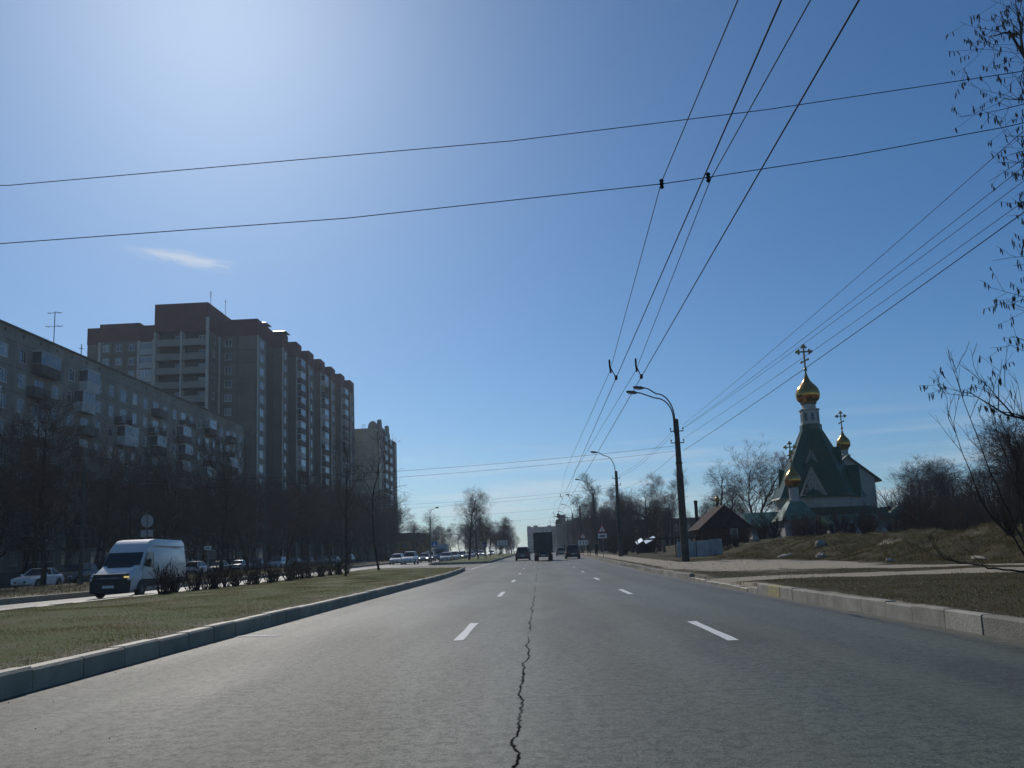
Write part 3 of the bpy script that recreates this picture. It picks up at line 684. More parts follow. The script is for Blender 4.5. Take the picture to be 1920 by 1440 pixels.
# --- sixteen-storey stepped tower block behind it
def tower():
    rb = random.Random(5); zb = zr(190); SH = 3.0; Z0 = 0.8; NF = 16; TOP = Z0 + NF * SH
    ox, oy = -58.5, 171.0
    root = thing('tower_block', 'tall dark sixteen-storey tower block with dark red parapets and stepped facade', 'building', (ox, oy, zb))
    P = 3.7
    def mass(x0, x1, y0, y1, top=TOP, pz=P, red=True):
        MB().box(x0 + .03, x1 - .03, y0 + .03, y1 - .03, -1.5, top).build('wall', M_JOINT, root)
        if red: MB().box(x0 - .12, x1 + .12, y0 - .12, y1 + .12, top + .003, top + pz).build('parapet', M_RED, root)
    def strip_v(x, y, top, w=.5):
        MB().box(-w / 2, w / 2, -w / 2, w / 2, 0, top - 18).build('joint_strip', M_STRIP, root, (x, y, 18))
    # near masses (local x from the street corner towards the left, y into the block)
    mass(-37.6, -34.1, 1.5, 14); mass(-34.05, -25.6, 0, 14, pz=P + .3); mass(-25.55, -22.1, 1.2, 14, pz=P); mass(-8.3, 0, 0, 14)
    BT = TOP + 1.0
    MB().box(-19.3 + .03, -8.35, -6 + 1.6, 14, -1.5, TOP).build('wall', M_JOINT, root)
    MB().box(-22.05, -19.3, -.5, 14, -1.5, TOP + .5).build('wall', M_JOINT, root)
    MB().box(-19.4, -8.2, -6.15, 8, TOP - .1, TOP + P + 2.2).build('parapet', M_RED, root)
    F0 = 5
    # section A: plain panels with three window columns
    xf = facade_xf((0, 0, 0), 0)
    for s in range(F0, NF):
        z = Z0 + s * SH
        obj('panel', panel_me(3.5, SH, 0, 0, 0, M_PANT, 't'), root, (-37.6, 1.5, z))
        for c, x in enumerate((-34.05, -31.23, -28.42)):
            cell(root, xf, 0, x, z, 2.81, SH, 1.3, 1.5, .85, M_PANT, 't', 'a')
        # glazed white balcony stack
        obj('panel', panel_me(3.45, SH, 0, 0, 0, M_PANT, 't'), root, (-25.55, 1.2, z))
        balcony(root, facade_xf((0, 1.2, 0), 0), 0, -25.4, z, 3.15, 'glazed_white', depth=1.1)
        # loggia bay: slab, rounded parapet band, pale centre pier
        if ('lg',) not in ME:
            q = MB(); n = 8
            for (a, e) in ((-10.9, -5.65), (-5.3, -.1)):
                pts = [(a + (e - a) * i / n, -.5 * math.sin(math.pi * i / n)) for i in range(n + 1)]
                for i in range(n):
                    (xa, ya), (xb, yb) = pts[i], pts[i + 1]
                    q.hexa([(xa, ya - .1, -.2), (xb, yb - .1, -.2), (xb, yb + .02, -.2), (xa, ya + .02, -.2)], [(xa, ya - .1, 1.15), (xb, yb - .1, 1.15), (xb, yb + .02, 1.15), (xa, ya + .02, 1.15)])
            ME[('lg',)] = q.mesh('loggia_parapet', M_PANT2)
            q = MB().box(-10.9, -.1, -.05, 1.58, -.2, 0); ME[('ls',)] = q.mesh('loggia_slab', M_SLAB)
        obj('loggia_slab', ME[('ls',)], root, (-8.35, -6, z)); obj('loggia_parapet', ME[('lg',)], root, (-8.35, -6.03, z))
        for xx in ((-15.6, -10.6) if s % 2 else (-10.6,)):
            fm, pm = window_me(1.2, 1.5, 'b'); wv = obj('window', fm, root, (xx, -4.45, z + .8)); obj('pane', pm, wv)
        # bay side with one window column (faces the street)
        xs = facade_xf((-8.3, 0, 0), R(90))
        cell(root, xs, R(90), -6, z, 6.0, SH, 1.5, 1.5, .85, M_PANT, 'ts', 'b')
        # main face right of the bay
        cell(root, xf, 0, -8.0, z, 3.9, SH, 1.5, 1.5, .85, M_PANT, 't2', 'b')
    for s in range(0, NF):
        z = Z0 + s * SH
        obj('panel', panel_me(4.1, SH, 0, 0, 0, M_PANT, 't3'), root, (-4.1, 0, z))
    MB().box(-13.95, -13.6, -6.1, -4.4, 10, TOP).build('pier', M_STRIP, root)
    for x, y in ((-34.08, -.02), (-25.58, -.02), (-22.08, -.55), (-8.25, -6.05), (-8.02, -.26)): strip_v(x, y, TOP + (.0 if y > -5 else P - 1))
    MB().box(-19.45, -19.1, -6.1, -4.4, 10, TOP + 1).build('pier', M_STRIP, root)
    # stepped street facade: alternating recessed and proud bays, each with its own red parapet
    ys = [0, 5.5, 11, 15.2, 20, 24.4, 29, 33.4, 38, 42.4, 47, 51.4, 56, 60.4, 65, 70]
    for i in range(len(ys) - 1):
        y0, y1 = ys[i], ys[i + 1]; base = 4.2 * (y0 / 70.0); proud = (i % 2 == 0); x = base + (1.3 if proud else -1.1)
        if i == 0: x = 0.02
        MB().box(-14 if i else -13.9, x - .03, y0 + (14.05 if i < 3 and False else .02), y1 - .02, -1.5, TOP - .02).build('wall', M_JOINT, root)
        MB().box(-3, x + .15, y0 - .05 if proud else y0 + .06, y1 + .05 if proud else y1 - .06, TOP + .003 if i else TOP + .01, TOP + (P if proud else P - 1.5)).build('parapet', M_RED, root)
        w = y1 - y0; xs = facade_xf((x, y0, 0), R(90)); nb = 2; cw = w / nb
        mm = (M_PANT, M_PANT2)[i % 2 if i > 2 else 0]
        if i: MB().box(x - .02, x + .2, y0 + .03, y1 - .03, -1, Z0 + 3 * SH - .04).build('lower_wall', mm, root)
        for s in range(3 if i else 0, NF):
            z = Z0 + s * SH
            if i == 0:
                fm = panel_me(w, SH, 2.6, 1.7, .75, M_PANT2, 'tc'); obj('panel', fm, root, xs(0, 0, z), R(90))
                f2, p2 = window_me(2.6, 1.7, 'b'); wv = obj('window', f2, root, xs((w - 2.6) / 2, -.12, z + .75), R(90)); obj('pane', p2, wv)
            elif proud:
                if i in (4, 8, 12) :
                    obj('panel', panel_me(round(w, 1), SH, 0, 0, 0, mm, 'tb' + str(i % 2)), root, xs(0, 0, z), R(90))
                    balcony(root, xs, R(90), .3, z, round(w - .7, 1), rb.choice(['glazed', 'glazed_white', 'glazed', 'sheet']), depth=1.0)
                else:
                    cell(root, xs, R(90), 0, z, round(w, 1), SH, 1.6, 1.5, .85, mm, 'tp' + str(i % 2), rb.choice('ab'))
            else:
                cell(root, xs, R(90), 0, z, round(w, 1), SH, 1.5, 1.5, .85, mm, 'tr' + str(i % 2), rb.choice('ab'))
        if proud:
            MB().box(x - 2.4, x, y0 - .02, y0 + .015, 0, TOP - .01).build('return_wall', M_PANT, root)
            MB().box(-.1, .1, -.24, .24, 0, TOP).build('joint_strip', M_STRIP, root, (x + .22, y0 + .02, 0))
    # roof vents with pale caps
    for (x, y) in ((-31.5, 6), (-1.8, 8), (0.2, 15.5)):
        z = TOP + P
        v = MB(); v.box(x - 1.1, x + 1.1, y - 1.1, y + 1.1, z - .3, z + .9); v = v.build('vent_shaft', M_PANT, root)
        MB().hexa([(x - 1.9, y - 1.9, z + .9), (x + 1.9, y - 1.9, z + .9), (x + 1.9, y + 1.9, z + .9), (x - 1.9, y + 1.9, z + .9)],
                  [(x - .9, y - .9, z + 1.35), (x + .9, y - .9, z + 1.35), (x + .9, y + .9, z + 1.35), (x - .9, y + .9, z + 1.35)]).build('vent_cap', M_METAL, v)
    return root
tower()

# --- third, paler block with scrolled gables
def third_block():
    ox, oy, zb = -47.0, 246.0, 1.15; SH = 2.95; NF = 13; TOP = NF * SH
    root = thing('apartment_block', 'beige apartment block with rounded gable ornaments, beyond the tower block', 'building', (ox, oy, zb))
    MB().box(-20, -.03, .03, 31, -1, TOP).build('wall', M_JOINT, root)
    MB().box(-8.2, -.5, .02, 12, TOP, TOP + 1.0).build('parapet', M_BEIGE, root)
    for s in range(NF):
        z = s * SH
        for c in range(2): obj('panel', panel_me(4.0, SH, 0, 0, 0, M_BEIGE, 'b'), root, (-8.2 + c * 4.0, 0, z))
        ys = [0, 3.4, 6.8, 11, 15, 19, 23, 27, 31]
        for i in range(8):
            w = ys[i + 1] - ys[i]; x = 0.0 if i in (0, 1, 3, 5, 7) else -.6
            xs = facade_xf((x, ys[i], 0), R(90)); mm, kk = ((M_BEIGE, 'b') if i < 1 else (M_PANT2, 'g'))
            if i in (2, 4): 
                obj('panel', panel_me(w, SH, 0, 0, 0, mm, kk), root, xs(0, 0, z), R(90)); balcony(root, xs, R(90), .2, z, w - .4, 'glazed', depth=1.2)
            else: cell(root, xs, R(90), 0, z, w, SH, 1.7, 1.5, .8, mm, kk, 'b')
    def gable(y, zt, w, h):
        n = 14; pts = [(-w / 2, 0)]
        pts += [(-w / 2, h * .35), (-w * .36, h * .42)]
        pts += [(-math.cos(math.pi * k / n) * w * .3, h * .45 + math.sin(math.pi * k / n) * h * .55) for k in range(n + 1)]
        pts += [(w * .36, h * .42), (w / 2, h * .35), (w / 2, 0)]
        MB().prism([(y + a, zt + c) for a, c in pts], 'x', -1.0, .05).build('gable_ornament', M_PANT2, root)
        MB().prism([(x - 2.5, zt + c * .9) for x, c in [(a, c) for a, c in pts]], 'y', y - .4, y).build('gable_ornament', M_PANT2, root)
    gable(4.5, TOP, 5.0, 4.3); gable(17.0, TOP, 5.0, 4.3)
    MB().box(-2.5, .2, 24, 31, TOP, TOP + .4).build('roof', M_DARKB, root)
    for y in (9.5, 12.5):
        MB().lathe([(.8, 0), (.8, 1.6), (1.1, 1.65), (1.1, 1.9), (.5, 2.1)], 10, (-1.4, y, TOP)).build('roof_vent', M_DARKMET, root)
    MB().box(-5.2, -5.1, 2, 2.1, TOP + 1, TOP + 2.4).box(-5.2, -4.4, 2, 2.1, TOP + 2.4, TOP + 2.5).box(-4.5, -4.4, 2, 2.1, TOP + 1, TOP + 2.4).build('antenna_frame', M_METAL, root)
third_block()

# --- low orange building past the blocks, dark long block on the right, distant blocks
def simple_building(name, label, x0, x1, y0, y1, z, h, wallm, roofm, cols, rows, ww=1.4, wh=1.5, face='-y', roof_over=.3, roof_h=.4):
    root = thing(name, label, 'building', (x0, y0, z))
    W, D = x1 - x0, y1 - y0
    MB().box(0, W, 0, D, -2.5, h).build('wall', wallm, root)
    MB().hexa([(-roof_over, -roof_over, h), (W + roof_over, -roof_over, h), (W + roof_over, D + roof_over, h), (-roof_over, D + roof_over, h)],
              [(0.2, 0.2, h + roof_h), (W - .2, .2, h + roof_h), (W - .2, D - .2, h + roof_h), (.2, D - .2, h + roof_h)]).build('roof', roofm, root)
    fm, pm = window_me(ww, wh, 'b')
    for r in range(rows):
        for c in range(cols):
            u = (c + .5) * W / cols - ww / 2; zz = .9 + r * (h / rows)
            wv = obj('window', fm, root, (u, -.03, zz)); obj('pane', pm, wv)
    return root
rt = simple_building('orange_building', 'low orange rendered building with a brown roof past the tall blocks', -52, -38.5, 270, 286, 1.1, 5.6, M_ORANGE, M_BROWNR, 4, 2, roof_h=2.7)
MB().box(13.5, 15.9, -.5, 10, -1, 8.0).build('wing', M_ORANGE, rt)
simple_building('long_low_building', 'long dark flat-roofed two-storey building behind the bare trees on the right', 16, 44, 205, 218, 1.0, 7.0, M_DARKB, M_DARKB, 9, 2)
def far_block(label, x0, x1, y0, z, h, m, extras, rows, cols):
    root = thing('distant_block', label, 'building', (x0, y0, z)); W = x1 - x0
    MB().box(0, W, 0, 18, -3, h).build('wall', m, root)
    for (a, c, hh) in extras: MB().box(a, c, 2, 9, h, h + hh).build('roof_shed', m, root)
    b = MB(); q = MB()
    for r in range(rows):
        for c in range(cols):
            u = (c + .5) * W / cols; z0 = 1 + r * h / rows; b.box(u - .8, u + .8, -.05, .02, z0, z0 + 1.5)
    o = b.build('window_grid', M_CARGL, root); o['kind'] = 'stuff'
    return root
far_block('hazy grey apartment slab closing the view behind the box truck', -9, 17, 650, 0, 21.5, M_FARB, ((0.3, 3, .9), (5, 8.5, 1.2), (16, 19, 1.0)), 8, 9)
far_block('dark high block with a stair tower right of the far end of the road', 9.5, 26, 450, 0, 18.0, M_DARKB, ((1.6, 5.4, 3.4), (10, 13, 1.0)), 6, 6)
far_block('grey mid-rise block behind the median trees, left of the road', -34, -28, 400, 0.8, 12.5, M_FARB, ((1, 3, .6),), 5, 3)
far_block('low dark block on the right beyond the traffic light', 19, 34, 330, 1, 12.0, M_DARKB, ((3, 6, 1.5),), 4, 5)

# --- roof antennas
def antenna(label, x, y, z, h, yagi):
    root = thing('roof_antenna', label, 'antenna', (x, y, z))
    MB().tube([(0, 0, 0), (0, 0, h)], .05, 5).build('mast', M_DARKMET, root)
    b = MB()
    for zz, w in yagi: b.box(-w, w, -.02, .02, zz, zz + .05); b.box(-w * .8, -w * .8 + .04, -.3, .3, zz, zz + .04); b.box(w * .5, w * .5 + .04, -.4, .4, zz, zz + .04)
    b.build('crossbar', M_DARKMET, root)
antenna('tall aerial with crossbars on the roof of the nine-storey block', -58.0, 96.5, 28.2, 4.6, ((4.4, .9), (2.7, 1.1)))
antenna('short aerial on the nine-storey roof, left of the tower block', -58.5, 103.5, 28.2, 2.3, ((1.7, .25),))
antenna('thick short mast on top of the tower block', -68.0, 169.5, 56.6, 3.0, ((2.6, .12), (2.2, .12), (1.7, .12)))
antenna('thin mast beside the thicker one on top of the tower block', -67.3, 176, 56.2, 3.4, ((3.0, .15),))
# ------------------------------------------------------------------ church
def onion(r, h):
    """onion dome profile (radius, height); r = widest radius, h = height to the tip"""
    pr = [(.62, 0), (.78, .04), (.93, .11), (1.0, .21), (.985, .30), (.9, .40), (.74, .49), (.54, .57), (.37, .645), (.25, .72), (.165, .80), (.10, .89), (.055, 1.0)]
    out = []
    P = [(a * r, b * h) for a, b in pr]
    for i in range(len(P) - 1):
        p0, p1, p2, p3 = P[max(i - 1, 0)], P[i], P[i + 1], P[min(i + 2, len(P) - 1)]
        for k in range(3):
            t = k / 3.0
            out.append(tuple(.5 * ((2 * p1[q]) + (-p0[q] + p2[q]) * t + (2 * p0[q] - 5 * p1[q] + 4 * p2[q] - p3[q]) * t * t + (-p0[q] + 3 * p1[q] - 3 * p2[q] + p3[q]) * t ** 3) for q in (0, 1)))
    return out + [P[-1]]
def cross(b, x, y, z, h):
    """orthodox cross with trefoil ends, standing on a ball"""
    t = h * .028; r = h * .062
    b.lathe([(.001, -h * .075)] + [(math.sin(math.pi * k / 8) * h * .075, -math.cos(math.pi * k / 8) * h * .075) for k in range(1, 8)] + [(.001, h * .075)], 10, (x, y, z))
    b.box(x - t, x + t, y - t, y + t, z + h * .06, z + h)
    zc = z + h * .74; b.box(x - h * .29, x + h * .29, y - t * .9, y + t * .9, zc - t, zc + t)
    zs = z + h * .36; b.hexa([(x - h * .13, y - t * .8, zs - h * .06 - t), (x + h * .13, y - t * .8, zs + h * .06 - t), (x + h * .13, y + t * .8, zs + h * .06 - t), (x - h * .13, y + t * .8, zs - h * .06 - t)],
                             [(x - h * .13, y - t * .8, zs - h * .06 + t), (x + h * .13, y - t * .8, zs + h * .06 + t), (x + h * .13, y + t * .8, zs + h * .06 + t), (x - h * .13, y + t * .8, zs - h * .06 + t)])
    def knob(px, pz, rr=r):
        b.prism([(px + math.cos(2 * math.pi * k / 8) * rr, pz + math.sin(2 * math.pi * k / 8) * rr) for k in range(8)], 'y', y - t * 1.1, y + t * 1.1)
    for px, pz in ((x, z + h),): knob(px, pz); knob(px - r * 1.3, pz - r * 1.2, r * .75); knob(px + r * 1.3, pz - r * 1.2, r * .75)
    for s in (-1, 1):
        knob(x + s * h * .29, zc); knob(x + s * (h * .29 - r * 1.3), zc + r * 1.2, r * .7); knob(x + s * (h * .29 - r * 1.3), zc - r * 1.2, r * .7)
        knob(x + s * h * .13, zs + s * h * .06, r * .8)
def church():
    cx, cy, cz = 33.3, 100.0, 1.6
    root = thing('church', 'white church with a green tented roof, gold onion domes and crosses', 'church', (cx, cy, cz))
    def Z(z): return z - cz
    # lower aisle: walls, then low-pitched green roof
    MB().box(-5.6, 6.4, -5.4, 6, -2, Z(3.6)).build('wall', M_CHW, root)
    b = MB(); b.hexa([(-6.1, -6.0, Z(3.6)), (7.0, -6.0, Z(3.6)), (7.0, 6.4, Z(3.6)), (-6.1, 6.4, Z(3.6))], [(-4.8, -4.4, Z(5.15)), (4.6, -4.4, Z(5.15)), (4.6, 5, Z(5.15)), (-4.8, 5, Z(5.15))]); b.build('aisle_roof', M_GREEN, root)
    # octagon wall band under the tent
    n8 = lambda r, z: [(r * math.cos(math.pi / 8 + k * math.pi / 4), r * math.sin(math.pi / 8 + k * math.pi / 4), Z(z)) for k in range(8)]
    MB().loft([n8(4.75, 4.6), n8(4.75, 6.5)]).build('octagon_wall', M_CHW, root)
    b = MB(); rows = [(5.45, 6.35), (5.2, 6.6), (4.1, 8.7), (2.9, 11.2), (1.9, 13.2), (1.22, 14.6)]
    b.loft([n8(r, z) for r, z in rows]); tent = b.build('tent_roof', M_GREEN, root)
    sb = MB()
    for k in range(8):
        a = math.pi / 8 + k * math.pi / 4
        sb.tube([((r + .02) * math.cos(a), (r + .02) * math.sin(a), Z(z)) for r, z in rows], .05, 4)
    sb.build('ridge_cap', M_GREEN, tent)
    # standing seams on the facets
    sm = MB()
    for k in range(8):
        a0, a1 = math.pi / 8 + k * math.pi / 4, math.pi / 8 + (k + 1) * math.pi / 4
        for t in (.2, .4, .6, .8):
            pts = []
            for r, z in rows[1:]:
                xa, ya, xb, yb = r * math.cos(a0), r * math.sin(a0), r * math.cos(a1), r * math.sin(a1)
                tt = .5 + (t - .5) * min(1, 1)
                pts.append(((xa + (xb - xa) * tt) * 1.003, (ya + (yb - ya) * tt) * 1.003, Z(z)))
            sm.tube(pts, .018, 4)
    sm.build('standing_seam', M_GREEN, tent)
    # dormers: white triangular gables with green roofs
    def dormer(ang, r, z0, w, h, depth, glazed):
        d = Vector((math.cos(ang), math.sin(ang), 0)); t = Vector((-math.sin(ang), math.cos(ang), 0)); c = d * r; up = Vector((0, 0, 1))
        def pt(u, v, q): p = c + t * u + up * (Z(z0) + v) + d * q; return (p.x, p.y, p.z)
        w2 = w / 2
        dr = MB().hexa([pt(-w2 * 1.15, -.15, .15), pt(0, h + .02, .15), pt(0, h + .02, -depth), pt(-w2 * 1.15, -.15, -depth)], [pt(-w2 * 1.15, .0, .15), pt(0, h + .2, .15), pt(0, h + .2, -depth), pt(-w2 * 1.15, .0, -depth)])
        dr.hexa([pt(0, h + .02, .15), pt(w2 * 1.15, -.15, .15), pt(w2 * 1.15, -.15, -depth), pt(0, h + .02, -depth)], [pt(0, h + .2, .15), pt(w2 * 1.15, .0, .15), pt(w2 * 1.15, .0, -depth), pt(0, h + .2, -depth)])
        dm = dr.build('dormer', M_GREEN, root)
        g = MB().add([pt(-w2, 0, 0), pt(w2, 0, 0), pt(0, h, 0), pt(-w2, 0, -.5), pt(w2, 0, -.5), pt(0, h, -.5)], [(0, 1, 2), (5, 4, 3), (0, 3, 4, 1), (1, 4, 5, 2), (2, 5, 3, 0)])
        g.build('gable_wall', M_CHW, dm)
        k = .8
        wv = MB().add([pt(-w2 * k, .12, .02), pt(w2 * k, .12, .02), pt(0, .12 + h * k, .02), pt(-w2 * k, .12, -.1), pt(w2 * k, .12, -.1), pt(0, .12 + h * k, -.1)], [(0, 1, 2), (5, 4, 3), (0, 3, 4, 1), (1, 4, 5, 2), (2, 5, 3, 0)])
        wv.build('dormer_window', M_CARGL, dm)
        if glazed:
            f = MB()
            for u in (-.3, 0, .3):
                hh = h * k * (1 - abs(u) / (w2 * k)) ; f.tube([pt(u, .12, .05), pt(u, .12 + hh, .05)], .05, 4)
            for v in (.25, .5, .75):
                uu = w2 * k * (1 - v); f.tube([pt(-uu, .12 + h * k * v, .05), pt(uu, .12 + h * k * v, .05)], .05, 4)
            f.tube([pt(-w2 * k, .12, .05), pt(w2 * k, .12, .05), pt(0, .12 + h * k, .05), pt(-w2 * k, .12, .05)], .06, 4)
            f.build('glazing_bar', M_CHW, dm)
    for k in range(4):
        a = -math.pi / 2 - R(23) + k * math.pi / 2
        dormer(a, 4.75 if k != 3 else 4.0, 6.5, 3.1, 3.4, 3.0, True); dormer(a, 3.0 if k != 3 else 2.6, 10.3, 1.5, 1.9, 1.5, False)
    # drum, collar and main dome
    MB().lathe([(1.28, Z(14.3)), (1.28, Z(15.2)), (1.15, Z(15.3))], 8, ph=math.pi / 8).build('collar', M_GREEN, root)
    dr = MB().lathe([(1.1, Z(15.2)), (1.1, Z(16.95)), (1.22, Z(17.0)), (1.22, Z(17.15)), (.8, Z(17.25)), (.8, Z(17.8))], 8, ph=math.pi / 8).build('drum', M_CHW, root)
    for k in range(8):
        a = k * math.pi / 4; q = MB().box(-.16, .16, -.03, .03, 0, .9)
        q.build('drum_window', M_CARGL, dr, (1.03 * math.cos(a), 1.03 * math.sin(a), Z(15.7)), a + math.pi / 2)
    MB().lathe([(.82, 0), (.95, .1), (.95, .22), (.84, .32)], 20, (0, 0, Z(17.75))).build('dome_collar', M_GOLDD, root)
    MB().lathe(onion(1.42, 4.0), 28, (0, 0, Z(18.0))).build('onion_dome', M_GOLD, root, smooth=True)
    b = MB(); cross(b, 0, 0, Z(22.1), 3.0); b.build('cross', M_GOLDD, root)
    # gabled block behind with the second dome
    b = MB(); b.prism([(2.6, -1.5), (9.0, -1.5), (9.0, Z(9.0)), (5.8, Z(11.7)), (2.6, Z(9.0))], 'y', 5, 12); b.build('rear_block', M_CHW, root)
    b = MB(); b.hexa([(5.8, 4.6, Z(11.7)), (9.7, 4.6, Z(8.45)), (9.7, 12.4, Z(8.45)), (5.8, 12.4, Z(11.7))], [(5.8, 4.6, Z(11.92)), (9.7, 4.6, Z(8.65)), (9.7, 12.4, Z(8.65)), (5.8, 12.4, Z(11.92))])
    b.hexa([(1.9, 4.6, Z(8.45)), (5.8, 4.6, Z(11.7)), (5.8, 12.4, Z(11.7)), (1.9, 12.4, Z(8.45))], [(1.9, 4.6, Z(8.65)), (5.8, 4.6, Z(11.92)), (5.8, 12.4, Z(11.92)), (1.9, 12.4, Z(8.65))]); b.build('rear_roof', M_GREEN, root)
    MB().box(-.55, .55, -.04, .06, 0, 1.6).build('rear_window', M_CARGL, root, (6.6, 4.98, Z(7.0)))
    dx, dy = 6.1, 6.5
    MB().lathe([(.72, Z(11.2)), (.72, Z(12.1)), (.5, Z(12.2)), (.5, Z(12.8))], 14, (dx, dy, 0)).build('drum', M_CHW, root)
    MB().lathe([(.5, 0), (.6, .08), (.6, .18), (.5, .26)], 16, (dx, dy, Z(12.75))).build('dome_collar', M_GOLDD, root)
    MB().lathe(onion(.86, 2.55), 24, (dx, dy, Z(12.95))).build('onion_dome', M_GOLD, root, smooth=True)
    b = MB(); cross(b, dx, dy, Z(15.6), 2.1); b.build('cross', M_GOLDD, root)
    # front porch with the third dome
    dx, dy = -4.9, -7.2
    MB().box(dx - 1.7, dx + 1.7, dy - 1.4, dy + 2.2, -1.5, Z(3.7)).build('porch', M_CHW, root)
    b = MB(); b.hexa([(dx - 2.1, dy - 1.8, Z(3.7)), (dx + 2.1, dy - 1.8, Z(3.7)), (dx + 2.1, dy + 2.4, Z(3.7)), (dx - 2.1, dy + 2.4, Z(3.7))], [(dx - .6, dy - .5, Z(5.9)), (dx + .6, dy - .5, Z(5.9)), (dx + .6, dy + .7, Z(5.9)), (dx - .6, dy + .7, Z(5.9))]); b.build('porch_roof', M_GREENL, root)
    MB().lathe([(.75, Z(5.75)), (.75, Z(6.0)), (.52, Z(6.05)), (.52, Z(7.35))], 14, (dx, dy, 0)).build('drum', M_CHW, root)
    MB().lathe([(.52, 0), (.62, .08), (.62, .16), (.5, .24)], 16, (dx, dy, Z(7.3))).build('dome_collar', M_GOLDD, root)
    MB().lathe(onion(.9, 2.75), 24, (dx, dy, Z(7.5))).build('onion_dome', M_GOLD, root, smooth=True)
    b = MB(); cross(b, dx, dy, Z(10.3), 2.1); b.build('cross', M_GOLDD, root)
    # low wings left and right, gabled, green roofs
    def wing(x0, x1, y0, y1, ze, zt, axis):
        MB().box(x0, x1, y0, y1, -1.5, Z(ze)).build('wing_wall', M_CHW, root)
        b = MB(); e = .35
        if axis == 'x':
            ym = (y0 + y1) / 2; b.prism([(y0 - e, Z(ze) - .1), (y1 + e, Z(ze) - .1), (ym, Z(zt))], 'x', x0 - e, x1 + e)
        else:
            xm = (x0 + x1) / 2; b.prism([(x0 - e, Z(ze) - .1), (x1 + e, Z(ze) - .1), (xm, Z(zt))], 'y', y0 - e, y1 + e)
        b.build('wing_roof', M_GREENL, root)
    wing(-9.3, -5.2, -5.2, -1.0, 3.4, 4.9, 'x'); wing(6.0, 9.6, -3.6, 2.0, 3.5, 5.1, 'y'); wing(-2.0, 3.4, -9.0, -5.0, 3.2, 4.2, 'x')
    for x in (-8.2, -6.6, .3, 2.2): MB().box(-.4, .4, -.05, .05, 0, 1.1).build('wing_window', M_CARGL, root, (x, -5.22 if x < -4 else -9.02, Z(2.0)))
    # eave fascia under the octagon
    MB().loft([n8(5.0, 6.28), n8(5.0, 6.42)]).build('cornice', M_STRIP, root)
church()

# ------------------------------------------------------------------ small buildings and fence on the right
def cabin():
    x0, x1, y0, y1, zb = 15.4, 19.6, 79, 84, terrain(17, 80)
    root = thing('timber_chapel', 'small red-brown timber house with a steep roof and tiny gold dome left of the church', 'house', (x0, y0, zb))
    W, D = x1 - x0, y1 - y0; h = 1.9
    MB().box(0, W, 0, D, -.8, h).build('wall', M_WOODR, root)
    pl = MB()
    for k in range(9): pl.box(-.03, W + .03, -.03, D + .03, -.1 + k * .22, .08 + k * .22)
    pl.build('log_course', M_WOODR, root)
    MB().prism([(-.5, h - .25), (W + .5, h - .25), (W / 2, h + 2.0)], 'y', -.4, D + .4).build('roof', M_ROOFR, root)
    MB().box(2.55, 3.25, -.1, -.04, .75, 1.65).build('window', M_SIGNW, root)
    MB().box(2.62, 3.18, -.12, -.105, .82, 1.58).build('pane', M_PANE, root)
    MB().lathe([(.14, 0), (.14, .5)], 8, (W / 2, D / 2, h + 1.9)).build('drum', M_WOODR, root)
    MB().lathe(onion(.27, .8), 14, (W / 2, D / 2, h + 2.4)).build('onion_dome', M_GOLD, root, smooth=True)
    MB().box(-5.0, 0, 1, 3.4, h - 1.0, h - .85).build('lean_to_roof', M_DARKB, root)
cabin()
zb = terrain(16.3, 84)
t = thing('flue_pipe', 'tall dark flue pipe rising behind the timber house', 'chimney', (16.25, 86, zb))
MB().lathe([(.2, 0), (.17, 4.6), (.2, 4.65), (.2, 4.9), (.1, 4.95)], 10).build('pipe', M_DARKMET, t)
MB().tube([(.15, 0, 2.5), (1.1, 0, .1)], .03, 5).build('stay', M_DARKMET, t)
# corrugated fence: each sheet its own piece
def fence():
    root = thing('sheet_fence', 'pale corrugated metal fence between the first lamp post and the mound', 'fence', (11.3, 72, 0))
    pts = [(11.6, 71), (13.0, 69.2), (14.6, 67.6)]; b = MB(); n = 11; L = 1.15; v = []; f = []
    for i in range(n + 1):
        x = L * i / n; d = .03 if i % 2 else -.03; v += [(x, d, 0), (x, d, 1.35), (x, d + .012, 0), (x, d + .012, 1.35)]
    for i in range(n): a = 4 * i; c = a + 4; f += [(a, c, c + 1, a + 1), (a + 2, a + 3, c + 3, c + 2), (a + 1, c + 1, c + 3, a + 3)]
    me = b.add(v, f).mesh('fence_sheet', M_FENCE); pm = MB().box(-.04, .04, -.04, .04, -.4, 1.85).mesh('fence_post', M_DARKMET)
    for i in range(len(pts) - 1):
        a, c = Vector(pts[i]), Vector(pts[i + 1]); d = (c - a); m = int(math.ceil(d.length / 1.14)); d.normalize()
        for k in range(m):
            p = a + d * (k * 1.14); obj('fence_sheet', me, root, (p.x - 11.3, p.y - 72, terrain(p.x, p.y) - .05), math.atan2(d.y, d.x))
            if k % 2 == 0: obj('fence_post', pm, root, (p.x - 11.3 - .1, p.y - 72 + .12, terrain(p.x, p.y)))
fence()
